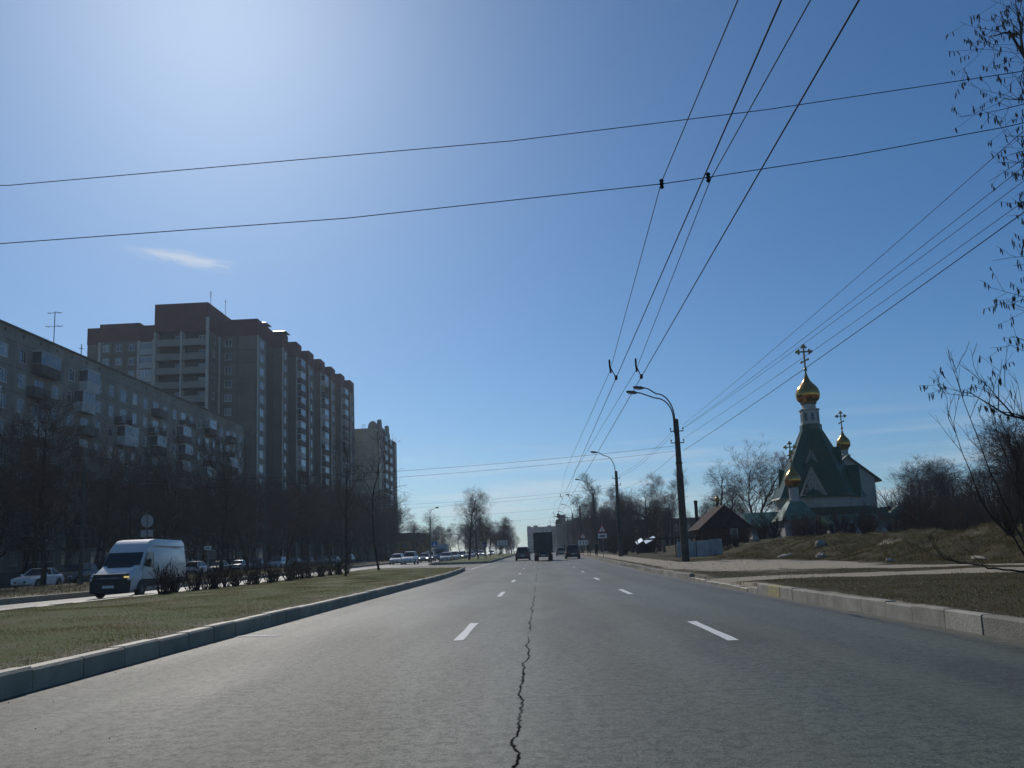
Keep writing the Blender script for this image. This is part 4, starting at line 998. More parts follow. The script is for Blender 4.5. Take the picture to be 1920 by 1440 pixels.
# bus-stop pavilion whose sloped metal roof flashes in the sun
def pavilion():
    x, y = 13.2, 104.0; z = terrain(x, y)
    root = thing('roadside_shelter', 'small dark shelter with two shining sloped roof sheets by the path', 'shelter', (x, y, z))
    for px in (-1.1, 1.1):
        for py in (-.6, .6): MB().box(px - .05, px + .05, py - .05, py + .05, 0, 1.7).build('post', M_DARKMET, root)
    MB().box(-1.15, 1.15, .55, .6, .1, 1.5).build('back_panel', M_DARKB, root)
    m = mat('bright_roof_sheet', (0.75, 0.76, 0.77), 0.2, var=0.1, scale=4, metal=0.6)
    for (a, c, za, zc) in ((-1.2, -.45, 1.5, 1.95), (-.15, 1.1, 1.55, 2.15)):
        MB().hexa([(a, -1.0, za - .35), (c, -1.0, zc - .35), (c, 1.0, zc), (a, 1.0, za)], [(a, -1.0, za - .31), (c, -1.0, zc - .31), (c, 1.0, zc + .04), (a, 1.0, za + .04)]).build('roof_sheet', m, root)
    MB().box(2.0, 2.35, -.1, .1, 0, 2.0).build('pillar', M_SLAB, root)
pavilion()
# ------------------------------------------------------------------ rocks on the mound
def rock(label, x, y, s, seed):
    rr = random.Random(seed); b = MB(); n, k = 9, 6; V = []; F = []
    for i in range(k + 1):
        for j in range(n):
            th = math.pi * i / k; a = 2 * math.pi * j / n; r = 1 + rr.uniform(-.18, .18)
            V.append((s[0] * r * math.sin(th) * math.cos(a), s[1] * r * math.sin(th) * math.sin(a), s[2] * r * math.cos(th)))
    for i in range(k):
        for j in range(n): F.append((i * n + j, (i + 1) * n + j, (i + 1) * n + (j + 1) % n, i * n + (j + 1) % n))
    o = b.add(V, F).build('boulder', M_STONE, None, (x, y, terrain(x, y) + s[2] * .45)); o.rotation_euler = (rr.uniform(-.2, .2), rr.uniform(-.3, .3), rr.uniform(0, 3)); tag(o, label, 'rock')
rock('pale boulder low on the slope of the earth mound', 15.4, 46.5, (.38, .3, .2), 1)
rock('pale boulder on the crest of the mound below the church', 16.9, 51, (.42, .3, .26), 2)
rock('flat broken slab lying on the left part of the mound crest', 15.3, 52.5, (.6, .3, .13), 3)
rock('small stone at the foot of the mound beside the dirt track', 15.0, 36.5, (.22, .16, .1), 4)
rock('flat pale stone lying on the mound slope near the twiggy bush', 16.2, 31.5, (.38, .2, .07), 5)

# ------------------------------------------------------------------ lamp posts
def lamp_post(label, x, y, two, extra=None, z=None):
    z = terrain(x, y) if z is None else z
    root = thing('lamp_post', label, 'lamp post', (x, y, z - .1), group='concrete lamp posts along the right verge')
    n = 8; H = 9.6
    rings = lambda rows: [[(r * math.cos(2 * math.pi * k / n + .39), r * math.sin(2 * math.pi * k / n + .39), zz) for k in range(n)] for r, zz in rows]
    MB().loft(rings([(.27, 0), (.235, 6.0)])).build('pole', M_POLE, root)
    MB().loft(rings([(.205, 6.003), (.165, H), (.12, H + .08)])).build('pole_top', M_POLE, root)
    def arm(dx, dz, off, ln):
        pts = [(off, -.22, H - .9), (off, -.22, H + .1)]
        for k in range(9):
            a = math.pi / 2 * k / 8; pts.append((off - (1 - math.cos(a)) * 1.15, -.22, H + .1 + math.sin(a) * dz))
        ex, ez = pts[-1][0], pts[-1][2]; pts.append((ex - ln, -.22, ez + .38)); pts.append((ex - ln - .3, -.22, ez + .45))
        a_ = MB().tube(pts, .042, 6).build('arm', M_DARKMET, root)
        hx, hz = ex - ln - .25, ez + .42
        q = MB(); q.loft([[(hx - u * .72, -.22 + sy * w, hz + .1 * u + sz * t) for sy, sz in ((-1, -1), (1, -1), (1, 1), (-1, 1))] for u, w, t in ((0, .07, .05), (.25, .15, .085), (.8, .16, .07), (1.0, .1, .04))])
        hd = q.build('lamp_head', M_DARKMET, root)
        MB().loft([[(hx - u * .72, -.22 + sy * w, hz + .1 * u - .09 + sz * .035) for sy, sz in ((-1, -1), (1, -1), (1, 1), (-1, 1))] for u, w in ((.3, .11), (.85, .12))]).build('lamp_glass', M_LAMPGL, hd)
    arm(0, 1.75, -.12, 0.55)
    if two: arm(0, 1.45, -.2, .95)
    for zz in (H - .75, H - 1.55):
        b = MB(); b.box(-.45, .45, -.03, .03, zz - .03, zz + .03)
        b.build('bracket', M_DARKMET, root)
        for sx in (-.42, .42): MB().lathe([(.015, -.02), (.015, .12), (.05, .13), (.05, .2), (.03, .24)], 8, (sx, 0, zz)).build('insulator', M_DARKMET, root)
    MB().loft(rings([(.24, 6.6), (.24, 6.72)])).build('collar', M_DARKMET, root)
    return root
LP = [(9.65, 56, True), (9.05, 94, False), (8.9, 132, False), (8.6, 170, False), (8.6, 208, False), (8.6, 246, False), (8.6, 284, False)]
names = ['concrete lamp post with twin arms, nearest on the right', 'second lamp post from the front, single arm, near the triangular sign',
         'third lamp post from the front on the right verge, near the people on the path', 'fourth lamp post on the right, the one with the traffic-light arm',
         'fifth lamp post on the right, past the traffic light', 'sixth lamp post on the right, small in the distance', 'farthest lamp post on the right at the far end of the road']
for (x, y, two), nm in zip(LP, names): lamp_post(nm, x, y, two, z=max(terrain(x, y), .0))
# traffic light on an arm from the fourth post
x, y = 8.6, 170; z = zr(y)
t = thing('traffic_light', 'traffic light with a square sign hanging from a long arm over the road', 'traffic light', (8.35, 169.7, z))
MB().tube([(0, 0, 7.1), (-5.2, 0, 7.75)], .07, 6).build('arm', M_DARKMET, t)
hd = MB().box(-4.5, -4.0, -.15, .15, 7.35, 8.3).build('signal_head', M_SIGNK, t)
for k, c in enumerate(('red', 'amber', 'green')):
    MB().prism([(-4.25 + .1 * math.cos(a * math.pi / 5), 8.12 - k * .3 + .1 * math.sin(a * math.pi / 5)) for a in range(10)], 'y', -.18, -.152).build('lens', mat('lens_' + c, {'red': (.2, .02, .02), 'amber': (.2, .12, .02), 'green': (.02, .2, .08)}[c], .3), hd)
MB().box(-4.75, -3.8, -.03, .0, 6.2, 7.1).build('sign_plate', mat('sign_green_dark', (.12, .16, .1), .5), t)
MB().box(-4.3, -4.24, -.02, .02, 7.1, 7.35).build('hanger', M_DARKMET, t)
# steel lamp post on the left, beyond the van
def steel_lamp(label, x, y, z, h, side=1):
    t = thing('steel_lamp_post', label, 'lamp post', (x, y, z))
    MB().lathe([(.11, 0), (.075, h)], 8).build('pole', M_METAL, t)
    MB().tube([(0, 0, h - .05), (.05 * side, 0, h + .5), (.35 * side, 0, h + .95), (.8 * side, 0, h + 1.15), (1.5 * side, 0, h + 1.3)], .05, 6).build('arm', M_METAL, t)
    q = MB().box(min(1.4 * side, 2.1 * side), max(1.4 * side, 2.1 * side), -.15, .15, h + 1.22, h + 1.4).build('lamp_head', M_DARKMET, t, bevel=.04)
steel_lamp('slim grey steel lamp post standing among the cars on the left', -15.75, 121, zr(121), 6.6, .62)

# ------------------------------------------------------------------ overhead wires
def sag(a, b_, s, n=14):
    a, b_ = Vector(a), Vector(b_); return [tuple(a.lerp(b_, k / n) - Vector((0, 0, s * 4 * (k / n) * (1 - k / n)))) for k in range(n + 1)]
def wire(label, pts, r=.011, cat='wire', group=None, name='overhead_wire'):
    o = MB().tube(pts, r, 4).build(name, M_WIRE); return tag(o, label, cat, group)
CW = lambda y: 5.85 + zr(y)
cy_ = [-8, 6, 22, 40, 56, 75, 94, 113, 132, 151, 170, 189, 208, 250]
SP = [11, 56, 94, 132, 170, 208]                     # cross spans
for x, nm in ((2.27, 'left'), (2.95, 'right')):
    wire(f'{nm} one of the two straight trolleybus contact wires above the road', [(x, y, CW(y)) for y in cy_], .009, 'wire', 'trolleybus contact wires', 'contact_wire')
# carriers: hang from the cross spans, dip to hold the contact wire mid-span
for x0, x1, xc, nm in ((1.92, 2.1, 2.27, 'left'), (2.6, 2.8, 2.95, 'right')):
    pts = [(x0 + .08, -2, CW(0) + .22), (x0 + .12, 6.5, CW(0) + .31), (x0, 11, 6.3)]
    mids = [22, 75, 113, 151, 189]
    for k, m_ in enumerate(mids):
        y1 = SP[k + 1]
        pts += [(x1, m_, CW(m_) + .16), (x0 + .05, y1, CW(y1) + .72)]
    wire(f'{nm} sagging carrier wire beside the contact wires', pts, .0065, 'wire', 'trolleybus carrier wires', 'carrier_wire')
    for k, m_ in enumerate(mids):
        t = thing('wire_hanger', f'insulated hanger on the {nm} trolley wire, ' + ['nearest', 'second', 'third', 'fourth', 'farthest'][k] + ' along the road', 'hanger', (x1, m_, CW(m_)), group='trolley wire hangers')
        MB().tube([(-.02, -.3, .42), (0, -.12, .3), (.04, .08, .16)], .026, 7).build('insulator', M_WIRE, t)
        MB().tube([(0, -.1, .3), (xc - x1, .05, .0)], .014, 5).build('clamp_arm', M_WIRE, t)
        MB().box(xc - x1 - .03, xc - x1 + .03, -.06, .16, -.04, .05).build('clamp', M_WIRE, t)
# cross spans: the two close ones above the car, then at each lamp post
sp1 = [(-30, 11, 6.9), (-20, 11, 6.25), (-7.45, 11, 5.88), (-2.5, 11, 6.0), (1.92, 11, 6.27), (2.55, 11, 6.33), (4.6, 11, 6.55), (6.67, 11, 6.84), (11.4, 11, 7.7)]
wire('lower of the two near wires crossing the whole sky, with two insulators', sp1, .0065, name='span_wire')
sp2 = [(-30, 11.2, 8.0), (-20, 11.2, 7.3), (-7.5, 11.2, 6.85), (-.14, 11.2, 7.13), (3.5, 11.2, 7.4), (7.1, 11.2, 7.77), (11.4, 11.2, 8.5)]
wire('upper of the two near wires crossing the whole sky', sp2, .006, name='span_wire')
for x, z, nm in ((1.92, 6.27, 'left'), (2.57, 6.33, 'right')):
    o = MB().lathe([(.015, -.07), (.035, -.05), (.02, -.02), (.04, 0), (.02, .02), (.035, .05), (.015, .07)], 8, (0, 0, 0)).build('span_insulator', M_WIRE, None, (x, 11, z)); tag(o, f'{nm} insulator on the near cross wire', 'insulator', 'insulators on the near cross wire')
ordn = ['first', 'second', 'third', 'fourth', 'fifth']
for k, y in enumerate(SP[1:]):
    px = LP[k][0]
    wire(f'upper cross wire tied to the {ordn[k]} lamp post', sag((px - .2, y, 8.0 + zr(y) * .9), (-31, y, 7.2 + zr(y)), .55), .012, name='span_wire')
    if k < 2: wire(f'lower cross wire tied to the {ordn[k]} lamp post', sag((px - .2, y + .1, 7.65 + zr(y) * .9), (-31, y + .1, 6.6 + zr(y)), .5), .011, name='span_wire')
    t = thing('trolley_pole', 'dark trolley-wire pole among the left trees, ' + ordn[k] + ' along the road', 'pole', (-31.1, y, zr(y)), group='trolley-wire poles on the left verge')
    MB().lathe([(.17, 0), (.12, 8.2), (.05, 8.3)], 8).build('pole', M_POLE, t)
    MB().lathe([(.15, 7.1), (.15, 7.25)], 8).build('collar', M_DARKMET, t)
# pole off to the right that carries the near spans and the side wires
for nm, x in (('right', 11.6), ('left', -30.2)):
    t = thing('trolley_pole', f'trolley-wire pole holding the {nm} end of the two near cross wires', 'pole', (x, 11.1, 0.1)); MB().lathe([(.2, 0), (.15, 9.2), (.05, 9.3)], 8).build('pole', M_POLE, t); MB().lathe([(.18, 7.6), (.18, 7.8)], 8).build('collar', M_DARKMET, t)
# service wires from the first lamp post towards the upper right
for k, (zl, xo, zo) in enumerate(((9.45, 11.2, 10.15), (9.25, 11.15, 9.35), (9.2, 11.6, 9.35), (8.55, 11.6, 8.9), (7.75, 11.2, 8.4))):
    nm = ['topmost', 'second', 'third', 'fourth', 'lowest and thickest'][k]
    wire(f'{nm} service wire from the first lamp post to the upper right', sag((10.05, 56, zl), (xo, 18, zo), .12) + [(xo + .9, -2, zo + .2)], .012 if k == 4 else .0075, name='service_wire')
    if k in (0, 2, 4): wire(f'{["upper", "", "middle", "", "lower"][k]} service wire between the first two lamp posts', sag((9.65, 56, zl - .1), (9.05, 94, zl + .1), .45), .008, name='service_wire')

# ------------------------------------------------------------------ road signs
def sign_post(name, label, x, y, z, h, plates, post_m=None):
    t = thing(name, label, 'road sign', (x, y, z))
    MB().lathe([(.035, 0), (.035, h)], 7).build('post', post_m or M_METAL, t)
    for kind, zz, s in plates:
        if kind == 'tri':
            a = [(-s, zz), (s, zz), (0, zz + s * 1.73)]; p = MB().prism(a, 'y', -.06, -.04).build('sign_face', M_SIGNR, t)
            k = .72; c = zz + s * .577; MB().prism([(q[0] * k, c + (q[1] - c) * k) for q in a], 'y', -.066, -.061).build('sign_field', M_SIGNW, p)
            MB().box(-.03, .03, -.07, -.067, c - .15, c + .2).build('sign_symbol', M_SIGNK, p)
        elif kind == 'rect_w':
            p = MB().box(-s, s, -.06, -.04, zz, zz + s * 1.1).build('sign_face', M_SIGNW, t); MB().box(-s * .6, s * .6, -.066, -.061, zz + s * .35, zz + s * .7).build('sign_symbol', M_SIGNK, p)
        elif kind == 'blue':
            q = MB().box(-s * 1.15, s * 1.15, -.05, -.035, zz - s * .15, zz + s * 2.15).build('sign_back_plate', M_SIGNY, t)
            p = MB().box(-s, s, -.06, -.051, zz, zz + s * 2).build('sign_face', M_SIGNB, t); MB().prism([(-s * .7, zz + .15), (s * .7, zz + .15), (0, zz + s * 1.7)], 'y', -.066, -.061).build('sign_field', M_SIGNW, p)
            MB().box(-.05, .05, -.07, -.067, zz + .3, zz + s).build('sign_symbol', M_SIGNK, p)
        elif kind == 'board':
            p = MB().box(-s, s, -.06, -.04, zz, zz + s * .95).build('sign_face', M_SIGNW, t)
            for u in (-.55, 0, .55): MB().box(u * s - .05, u * s + .05, -.066, -.061, zz + .12, zz + s * .75).build('sign_symbol', M_SIGNK, p)
        elif kind == 'disc_back':
            p = MB().prism([(s * math.cos(2 * math.pi * k / 20), zz + s * math.sin(2 * math.pi * k / 20)) for k in range(20)], 'y', .04, .06).build('sign_disc', M_SIGNBACK, t)
            MB().box(-.03, .03, .0, .035, zz - s * .9, zz + s * .9).build('bracket', M_METAL, p)
        elif kind == 'plates_back':
            for u in (-1, 1): MB().box(u * s * .55 - s * .42, u * s * .55 + s * .42, .04, .06, zz, zz + s * 1.05).build('sign_plate', M_SIGNBACK, t)
    return t
sign_post('warning_sign', 'triangular warning sign with a plate under it, beside the second lamp post', 7.2, 95, terrain(7.3, 95), 3.9, [('tri', 2.8, .5), ('rect_w', 2.1, .5)])
sign_post('warning_sign', 'white sign board and triangle behind it, by the people on the path', 6.35, 121, zr(121) + .2, 3.3, [('tri', 2.45, .48), ('board', 1.45, .75)])
sign_post('round_sign', 'back of a round road sign with two small plates, seen above the van roof', -21.9, 46, KH, 4.1, [('disc_back', 3.62, .36), ('plates_back', 2.75, .36)])
sign_post('crossing_sign', 'square pedestrian-crossing sign among the cars on the left', -13.3, 106, zr(106) + .2, 3.1, [('blue', 1.9, .38)])
sign_post('lane_board', 'wide white lane board on the far median', -6.6, 150, zr(150) + .2, 3.4, [('board', 2.0, .95)])
sign_post('crossing_sign', 'small square crossing sign on the far median among the trees', -8.4, 128, zr(128) + .2, 3.0, [('blue', 1.8, .34)])
t = sign_post('route_plate', 'small reddish plate on a post just behind the van', -20.8, 52.0, KH, 2.5, [('rect_w', 2.0, .22)]); 
# ------------------------------------------------------------------ vehicles
def wheel(root, x, y, r, w=.2, rimm=None):
    n = 18; s = 1 if x > 0 else -1
    t = MB(); pr = [(-w / 2, r * .62), (-w / 2, r * .93), (-w / 2 + .03, r), (w / 2 - .03, r), (w / 2, r * .93), (w / 2, r * .62)]
    V = [(x + a, y + rr * math.cos(2 * math.pi * k / n), r + rr * math.sin(2 * math.pi * k / n)) for a, rr in pr for k in range(n)]
    F = [(i * n + k, i * n + (k + 1) % n, (i + 1) * n + (k + 1) % n, (i + 1) * n + k) for i in range(len(pr) - 1) for k in range(n)]
    ty = t.add(V, F).build('wheel', M_RUBBER, root, smooth=False)
    q = MB().disc_x((x + s * (w / 2 - .05), y, r), r * .63, .05, n); q.disc_x((x + s * (w / 2 - .015), y, r), r * .16, .03, 8)
    for k in range(5):
        a = 2 * math.pi * k / 5; ca, sa = math.cos(a), math.sin(a)
        q.tube([(x + s * (w / 2 - .01), y + ca * r * .12, r + sa * r * .12), (x + s * (w / 2 - .01), y + ca * r * .6, r + sa * r * .6)], r * .09, 4)
    q.build('rim', rimm or M_RIM, ty)
def sect(y, w, z0, z1, z2, k=.86):
    return [(-w * .88, y, z0), (w * .88, y, z0), (w, y, z0 + (z1 - z0) * .35), (w * .985, y, z1), (w * k, y, z2), (-w * k, y, z2), (-w * .985, y, z1), (-w, y, z0 + (z1 - z0) * .35)]
def car(name, label, x, y, heading, pm, kind='sedan', z=None, lit=False, group=None, tail_only=False):
    z = zr(y) if z is None else z
    t = thing(name, label, 'car', (x, y, z), heading, group)
    if kind == 'sedan': L, W, belt, roof = 4.4, .87, .93, 1.45; g = (-.75, .05, 1.0, 1.75); hood = .84; boot = .98
    elif kind == 'hatch': L, W, belt, roof = 4.0, .85, .95, 1.5; g = (-.72, -.0, 1.5, 1.9); hood = .86; boot = .98
    elif kind == 'suv': L, W, belt, roof = 4.6, .92, 1.08, 1.72; g = (-.85, -.2, 1.75, 2.2); hood = 1.0; boot = 1.1
    else: L, W, belt, roof = 4.6, .9, 1.05, 1.75; g = (-1.25, -.45, 1.85, 2.2); hood = .98; boot = 1.05      # minivan
    h = L / 2
    st = [sect(-h, W * .8, .32, .55, .62, .8), sect(-h + .12, W * .9, .24, .62, .72), sect(-h + .5, W * .97, .2, .68, hood - .06), sect(g[0], W, .2, .82, belt - .02),
          sect(0, W, .2, .86, belt), sect(g[3] - .1, W, .2, .86, belt + .02), sect(h - .35, W * .97, .22, .8, boot if kind == 'sedan' else belt), sect(h - .06, W * .9, .28, .72, boot - .08 if kind == 'sedan' else belt - .08), sect(h, W * .84, .34, .62, .8)]
    bd = MB().loft(st).build('body', pm, t, smooth=True, sharp=32)
    # glasshouse: dark glass solid with a painted roof and pillars over it
    wb, wt = W * .84, W * .66
    zb = belt - .03; zt = roof - .06; g3 = min(g[3], h - .08)
    gb = [(-wb, g[0], zb), (wb, g[0], zb), (wb, g3, zb), (-wb, g3, zb)]; gt = [(-wt, g[1], zt), (wt, g[1], zt), (wt, g[2], zt), (-wt, g[2], zt)]
    MB().hexa(gb, gt).build('windows', M_CARGL, t)
    rf = MB(); rf.loft([[(-wt * 1.02, g[1] - .02, zt), (wt * 1.02, g[1] - .02, zt), (wt * 1.02, g[2] + .02, zt), (-wt * 1.02, g[2] + .02, zt)], [(-wt * .97, g[1] + .12, zt + .045), (wt * .97, g[1] + .12, zt + .045), (wt * .97, g[2] - .06, zt + .045), (-wt * .97, g[2] - .06, zt + .045)], [(-wt * .75, g[1] + .3, zt + .06), (wt * .75, g[1] + .3, zt + .06), (wt * .75, g[2] - .25, zt + .06), (-wt * .75, g[2] - .25, zt + .06)]])
    rf.build('roof', pm, t, smooth=True, sharp=40)
    pl = MB()
    for a, c in zip(gb, gt): pl.tube([a, c], .04, 5)
    for s in (-1, 1):
        ym = (g[0] + g3) / 2 + .1; yt = (g[1] + g[2]) / 2 + .1; pl.tube([(s * (wb + .005), ym, zb), (s * (wt + .005), yt, zt)], .035, 5)
    pl.build('pillars', pm, t)
    for s in (-1, 1):
        q = MB().loft([[(s * W * a, -h + b_, c) for a, b_, c in ((.5, .1, .58), (.86, .14, .58), (.86, .16, .72), (.5, .12, .72))], [(s * W * a, -h + b_, c) for a, b_, c in ((.52, -.0, .58), (.82, .05, .6), (.84, .1, .71), (.52, .03, .7))]])
        q.build('headlight', M_LITL if lit else M_HEADL, t)
        MB().box(min(s * W * .62, s * W * .88), max(s * W * .62, s * W * .88), h - .09, h + .005, .68, .9).build('tail_light', M_TAIL, t)
        MB().loft([[(s * (W + dx), g[0] + .2 + dy, belt + dz) for dx, dy, dz in ((-.02, 0, .02), (.16, .02, .0), (.17, .02, .13), (-.0, 0, .1))], [(s * (W + dx), g[0] + .3 + dy, belt + dz) for dx, dy, dz in ((-.02, 0, .02), (.14, .0, .02), (.15, .0, .12), (-.0, 0, .1))]]).build('mirror', pm, t)
    MB().box(-.5 * W, .5 * W, -h - .012, -h + .1, .38, .52).build('grille', M_BLACKP, t)
    MB().box(-.26, .26, -h - .03, -h - .013, .4, .51).build('number_plate', M_PLATE, t)
    MB().box(-.26, .26, h + .008, h + .02, .55, .66).build('number_plate', M_PLATE, t)
    MB().box(-W * .8, W * .8, h - .02, h + .015, .3, .5).build('bumper', M_BLACKP, t)
    r = .31 if kind in ('sedan', 'hatch') else .34
    for wy in (-h * .62, h * .6):
        for s in (-1, 1):
            arch = MB(); n = 12; pts = [(wy + (r + .07) * math.cos(math.pi * k / n), r + (r + .07) * math.sin(math.pi * k / n)) for k in range(n + 1)]
            arch.prism(pts, 'x', s * (W + .004) - .01, s * (W + .004) + .004).build('wheel_arch', M_BLACKP, t)
            wheel(t, s * (W - .08), wy, r)
    return t

def panel_van():
    x, y = -19.0, 39.4
    t = thing('delivery_van', 'white high-roof panel van with black front bumper driving towards the camera', 'van', (x, y, zr(y)), R(0))
    W = 1.0; h = 2.85; r = .35
    # body: lower hull, bonnet and high box as one loft along the length
    def ring(yy, w, z0, zm, z2, k, wz): return [(-w * .93, yy, z0), (w * .93, yy, z0), (w, yy, z0 + .25), (w, yy, zm), (w * k, yy, z2 - wz), (w * k - .12, yy, z2), (-w * k + .12, yy, z2), (-w * k, yy, z2 - wz), (-w, yy, zm), (-w, yy, z0 + .25)]
    st = [ring(-h, .86, .42, .8, .98, .86, .12), ring(-h + .14, .95, .36, .88, 1.08, .88, .12), ring(-h + .62, .99, .34, 1.0, 1.27, .9, .12), ring(-h + 1.0, 1.0, .34, 1.05, 1.42, .92, .12),
          ring(-h + 1.42, 1.0, .34, 1.2, 1.97, .9, .14), ring(-h + 1.75, 1.0, .34, 1.3, 2.36, .9, .16), ring(-h + 2.1, 1.0, .34, 1.4, 2.56, .9, .2), ring(-h + 2.6, 1.0, .34, 1.4, 2.62, .9, .2),
          ring(h - .12, 1.0, .38, 1.4, 2.6, .89, .2), ring(h, .96, .42, 1.4, 2.52, .87, .2)]
    bd = MB().loft(st).build('body', M_VANW, t, smooth=True, sharp=28)
    MB().loft([[(-.98, -h + 2.3, 2.28), (.98, -h + 2.3, 2.28), (.98, -h + 2.3, 2.3), (-.98, -h + 2.3, 2.3)], [(-.97, h - .2, 2.26), (.97, h - .2, 2.26), (.97, h - .2, 2.28), (-.97, h - .2, 2.28)]]).build('roof_seam', mat('van_seam', (.5, .51, .52), .5), bd)
    # windscreen, standing slightly proud of the raked front
    def q4(p, off): return [tuple(Vector(a) + Vector(off)) for a in p]
    ws = [(-.84, -h + 1.0, 1.43), (.84, -h + 1.0, 1.43), (.8, -h + 1.44, 2.0), (-.8, -h + 1.44, 2.0)]
    MB().hexa(q4(ws, (0, -.012, .004)), q4(ws, (0, .03, -.03))).build('windscreen', M_CARGL, t)
    MB().tube([(-.75, -h + 1.0, 1.45), (.1, -h + 1.08, 1.5)], .014, 4).tube([(.1, -h + 1.0, 1.45), (.8, -h + 1.08, 1.5)], .014, 4).build('wiper', M_BLACKP, t)
    MB().hexa([(-.55, -h + .78, 1.335), (.55, -h + .78, 1.335), (.6, -h + .96, 1.4), (-.6, -h + .96, 1.4)], [(-.55, -h + .77, 1.36), (.55, -h + .77, 1.36), (.6, -h + .95, 1.425), (-.6, -h + .95, 1.425)]).build('bonnet_vent', M_BLACKP, t)
    for s in (-1, 1):
        sx = s * 1.003
        pts = [(-h + 1.12, 1.38), (-h + 2.12, 1.38), (-h + 2.12, 1.98), (-h + 1.55, 1.98)]
        o = [(sx * (1 if zz < 1.5 else .955), yy, zz) for yy, zz in pts]
        MB().hexa(q4(o, (0, 0, 0)), q4(o, (s * .012, 0, 0))).build('side_window', M_CARGL, t)
        dl = MB()
        for a, c in (((-h + 1.0, .55), (-h + 1.02, 1.36)), ((-h + 2.18, .5), (-h + 2.18, 2.0)), ((-h + 3.45, .5), (-h + 3.45, 2.25))): dl.box(min(s * .995, s * 1.006), max(s * .995, s * 1.006), a[0] - .008, a[0] + .008, a[1], min(c[1], 1.38))
        dl.build('door_gap', M_BLACKP, t)
        MB().box(min(s * .99, s * 1.02), max(s * .99, s * 1.02), -h + 1.95, -h + 2.1, 1.12, 1.17).build('door_handle', M_BLACKP, t)
        MB().box(min(s * .99, s * 1.025), max(s * .99, s * 1.025), -h + 1.05, h - .15, .45, .78).build('side_shade', M_BLACKP, t, bevel=.01)  # black strip standing in for shadow along the lower side
        MB().loft([[(s * (1.02 + a), -h + 1.2, 1.3 + c) for a, c in ((0, .05), (.22, 0), (.24, .38), (.04, .36))], [(s * (1.02 + a), -h + 1.32, 1.3 + c) for a, c in ((0, .05), (.2, .03), (.22, .35), (.04, .33))]]).build('mirror', M_BLACKP, t)
        hl = MB().loft([[(s * a, -h + b_, c) for a, b_, c in ((.5, .02, .84), (.93, .16, .84), (.96, .42, 1.12), (.6, .2, 1.0))], [(s * a, -h + b_, c) for a, b_, c in ((.52, -.05, .85), (.95, .08, .86), (.985, .4, 1.1), (.62, .1, 1.0))]]).build('headlight', M_HEADL, t)
        MB().box(min(s * .66, s * .84), max(s * .66, s * .84), -h - .06, -h + .06, .88, .95).build('indicator', M_AMBER if s > 0 else M_CARGL, hl)
        MB().box(min(s * .8, s * .93), max(s * .8, s * .93), h - .02, h + .02, .9, 1.5).build('tail_light', M_TAIL, t)
        for wy in (-h + .95, h - 1.15):
            n = 14; pts = [(wy + (r + .09) * math.cos(math.pi * k / n), r + (r + .09) * math.sin(math.pi * k / n)) for k in range(n + 1)]
            MB().prism(pts, 'x', s * 1.006 - .01, s * 1.006 + .006).build('wheel_arch', M_BLACKP, t); wheel(t, s * .9, wy, r, .22)
    MB().loft([[(-.9, -h + .02, .2), (.9, -h + .02, .2), (.93, -h + .1, .78), (-.93, -h + .1, .78)], [(-.84, -h - .1, .22), (.84, -h - .1, .22), (.86, -h - .07, .76), (-.86, -h - .07, .76)]]).build('bumper', M_BLACKP, t, bevel=.03)
    g = MB().hexa([(-.8, -h - .035, .77), (.8, -h - .035, .77), (.84, -h + .12, .77), (-.84, -h + .12, .77)], [(-.72, -h - .008, 1.06), (.72, -h - .008, 1.06), (.78, -h + .14, 1.07), (-.78, -h + .14, 1.07)]).build('grille', M_BLACKP, t)
    MB().box(-.45, .45, -h - .04, -h - .031, .86, .9).build('grille_bar', M_METAL, g)
    MB().box(-.26, .26, -h - .125, -h - .1, .45, .56).build('number_plate', M_PLATE, t)
    MB().box(-.93, .93, h - .01, h + .06, .4, .6).build('rear_bumper', M_BLACKP, t)
panel_van()

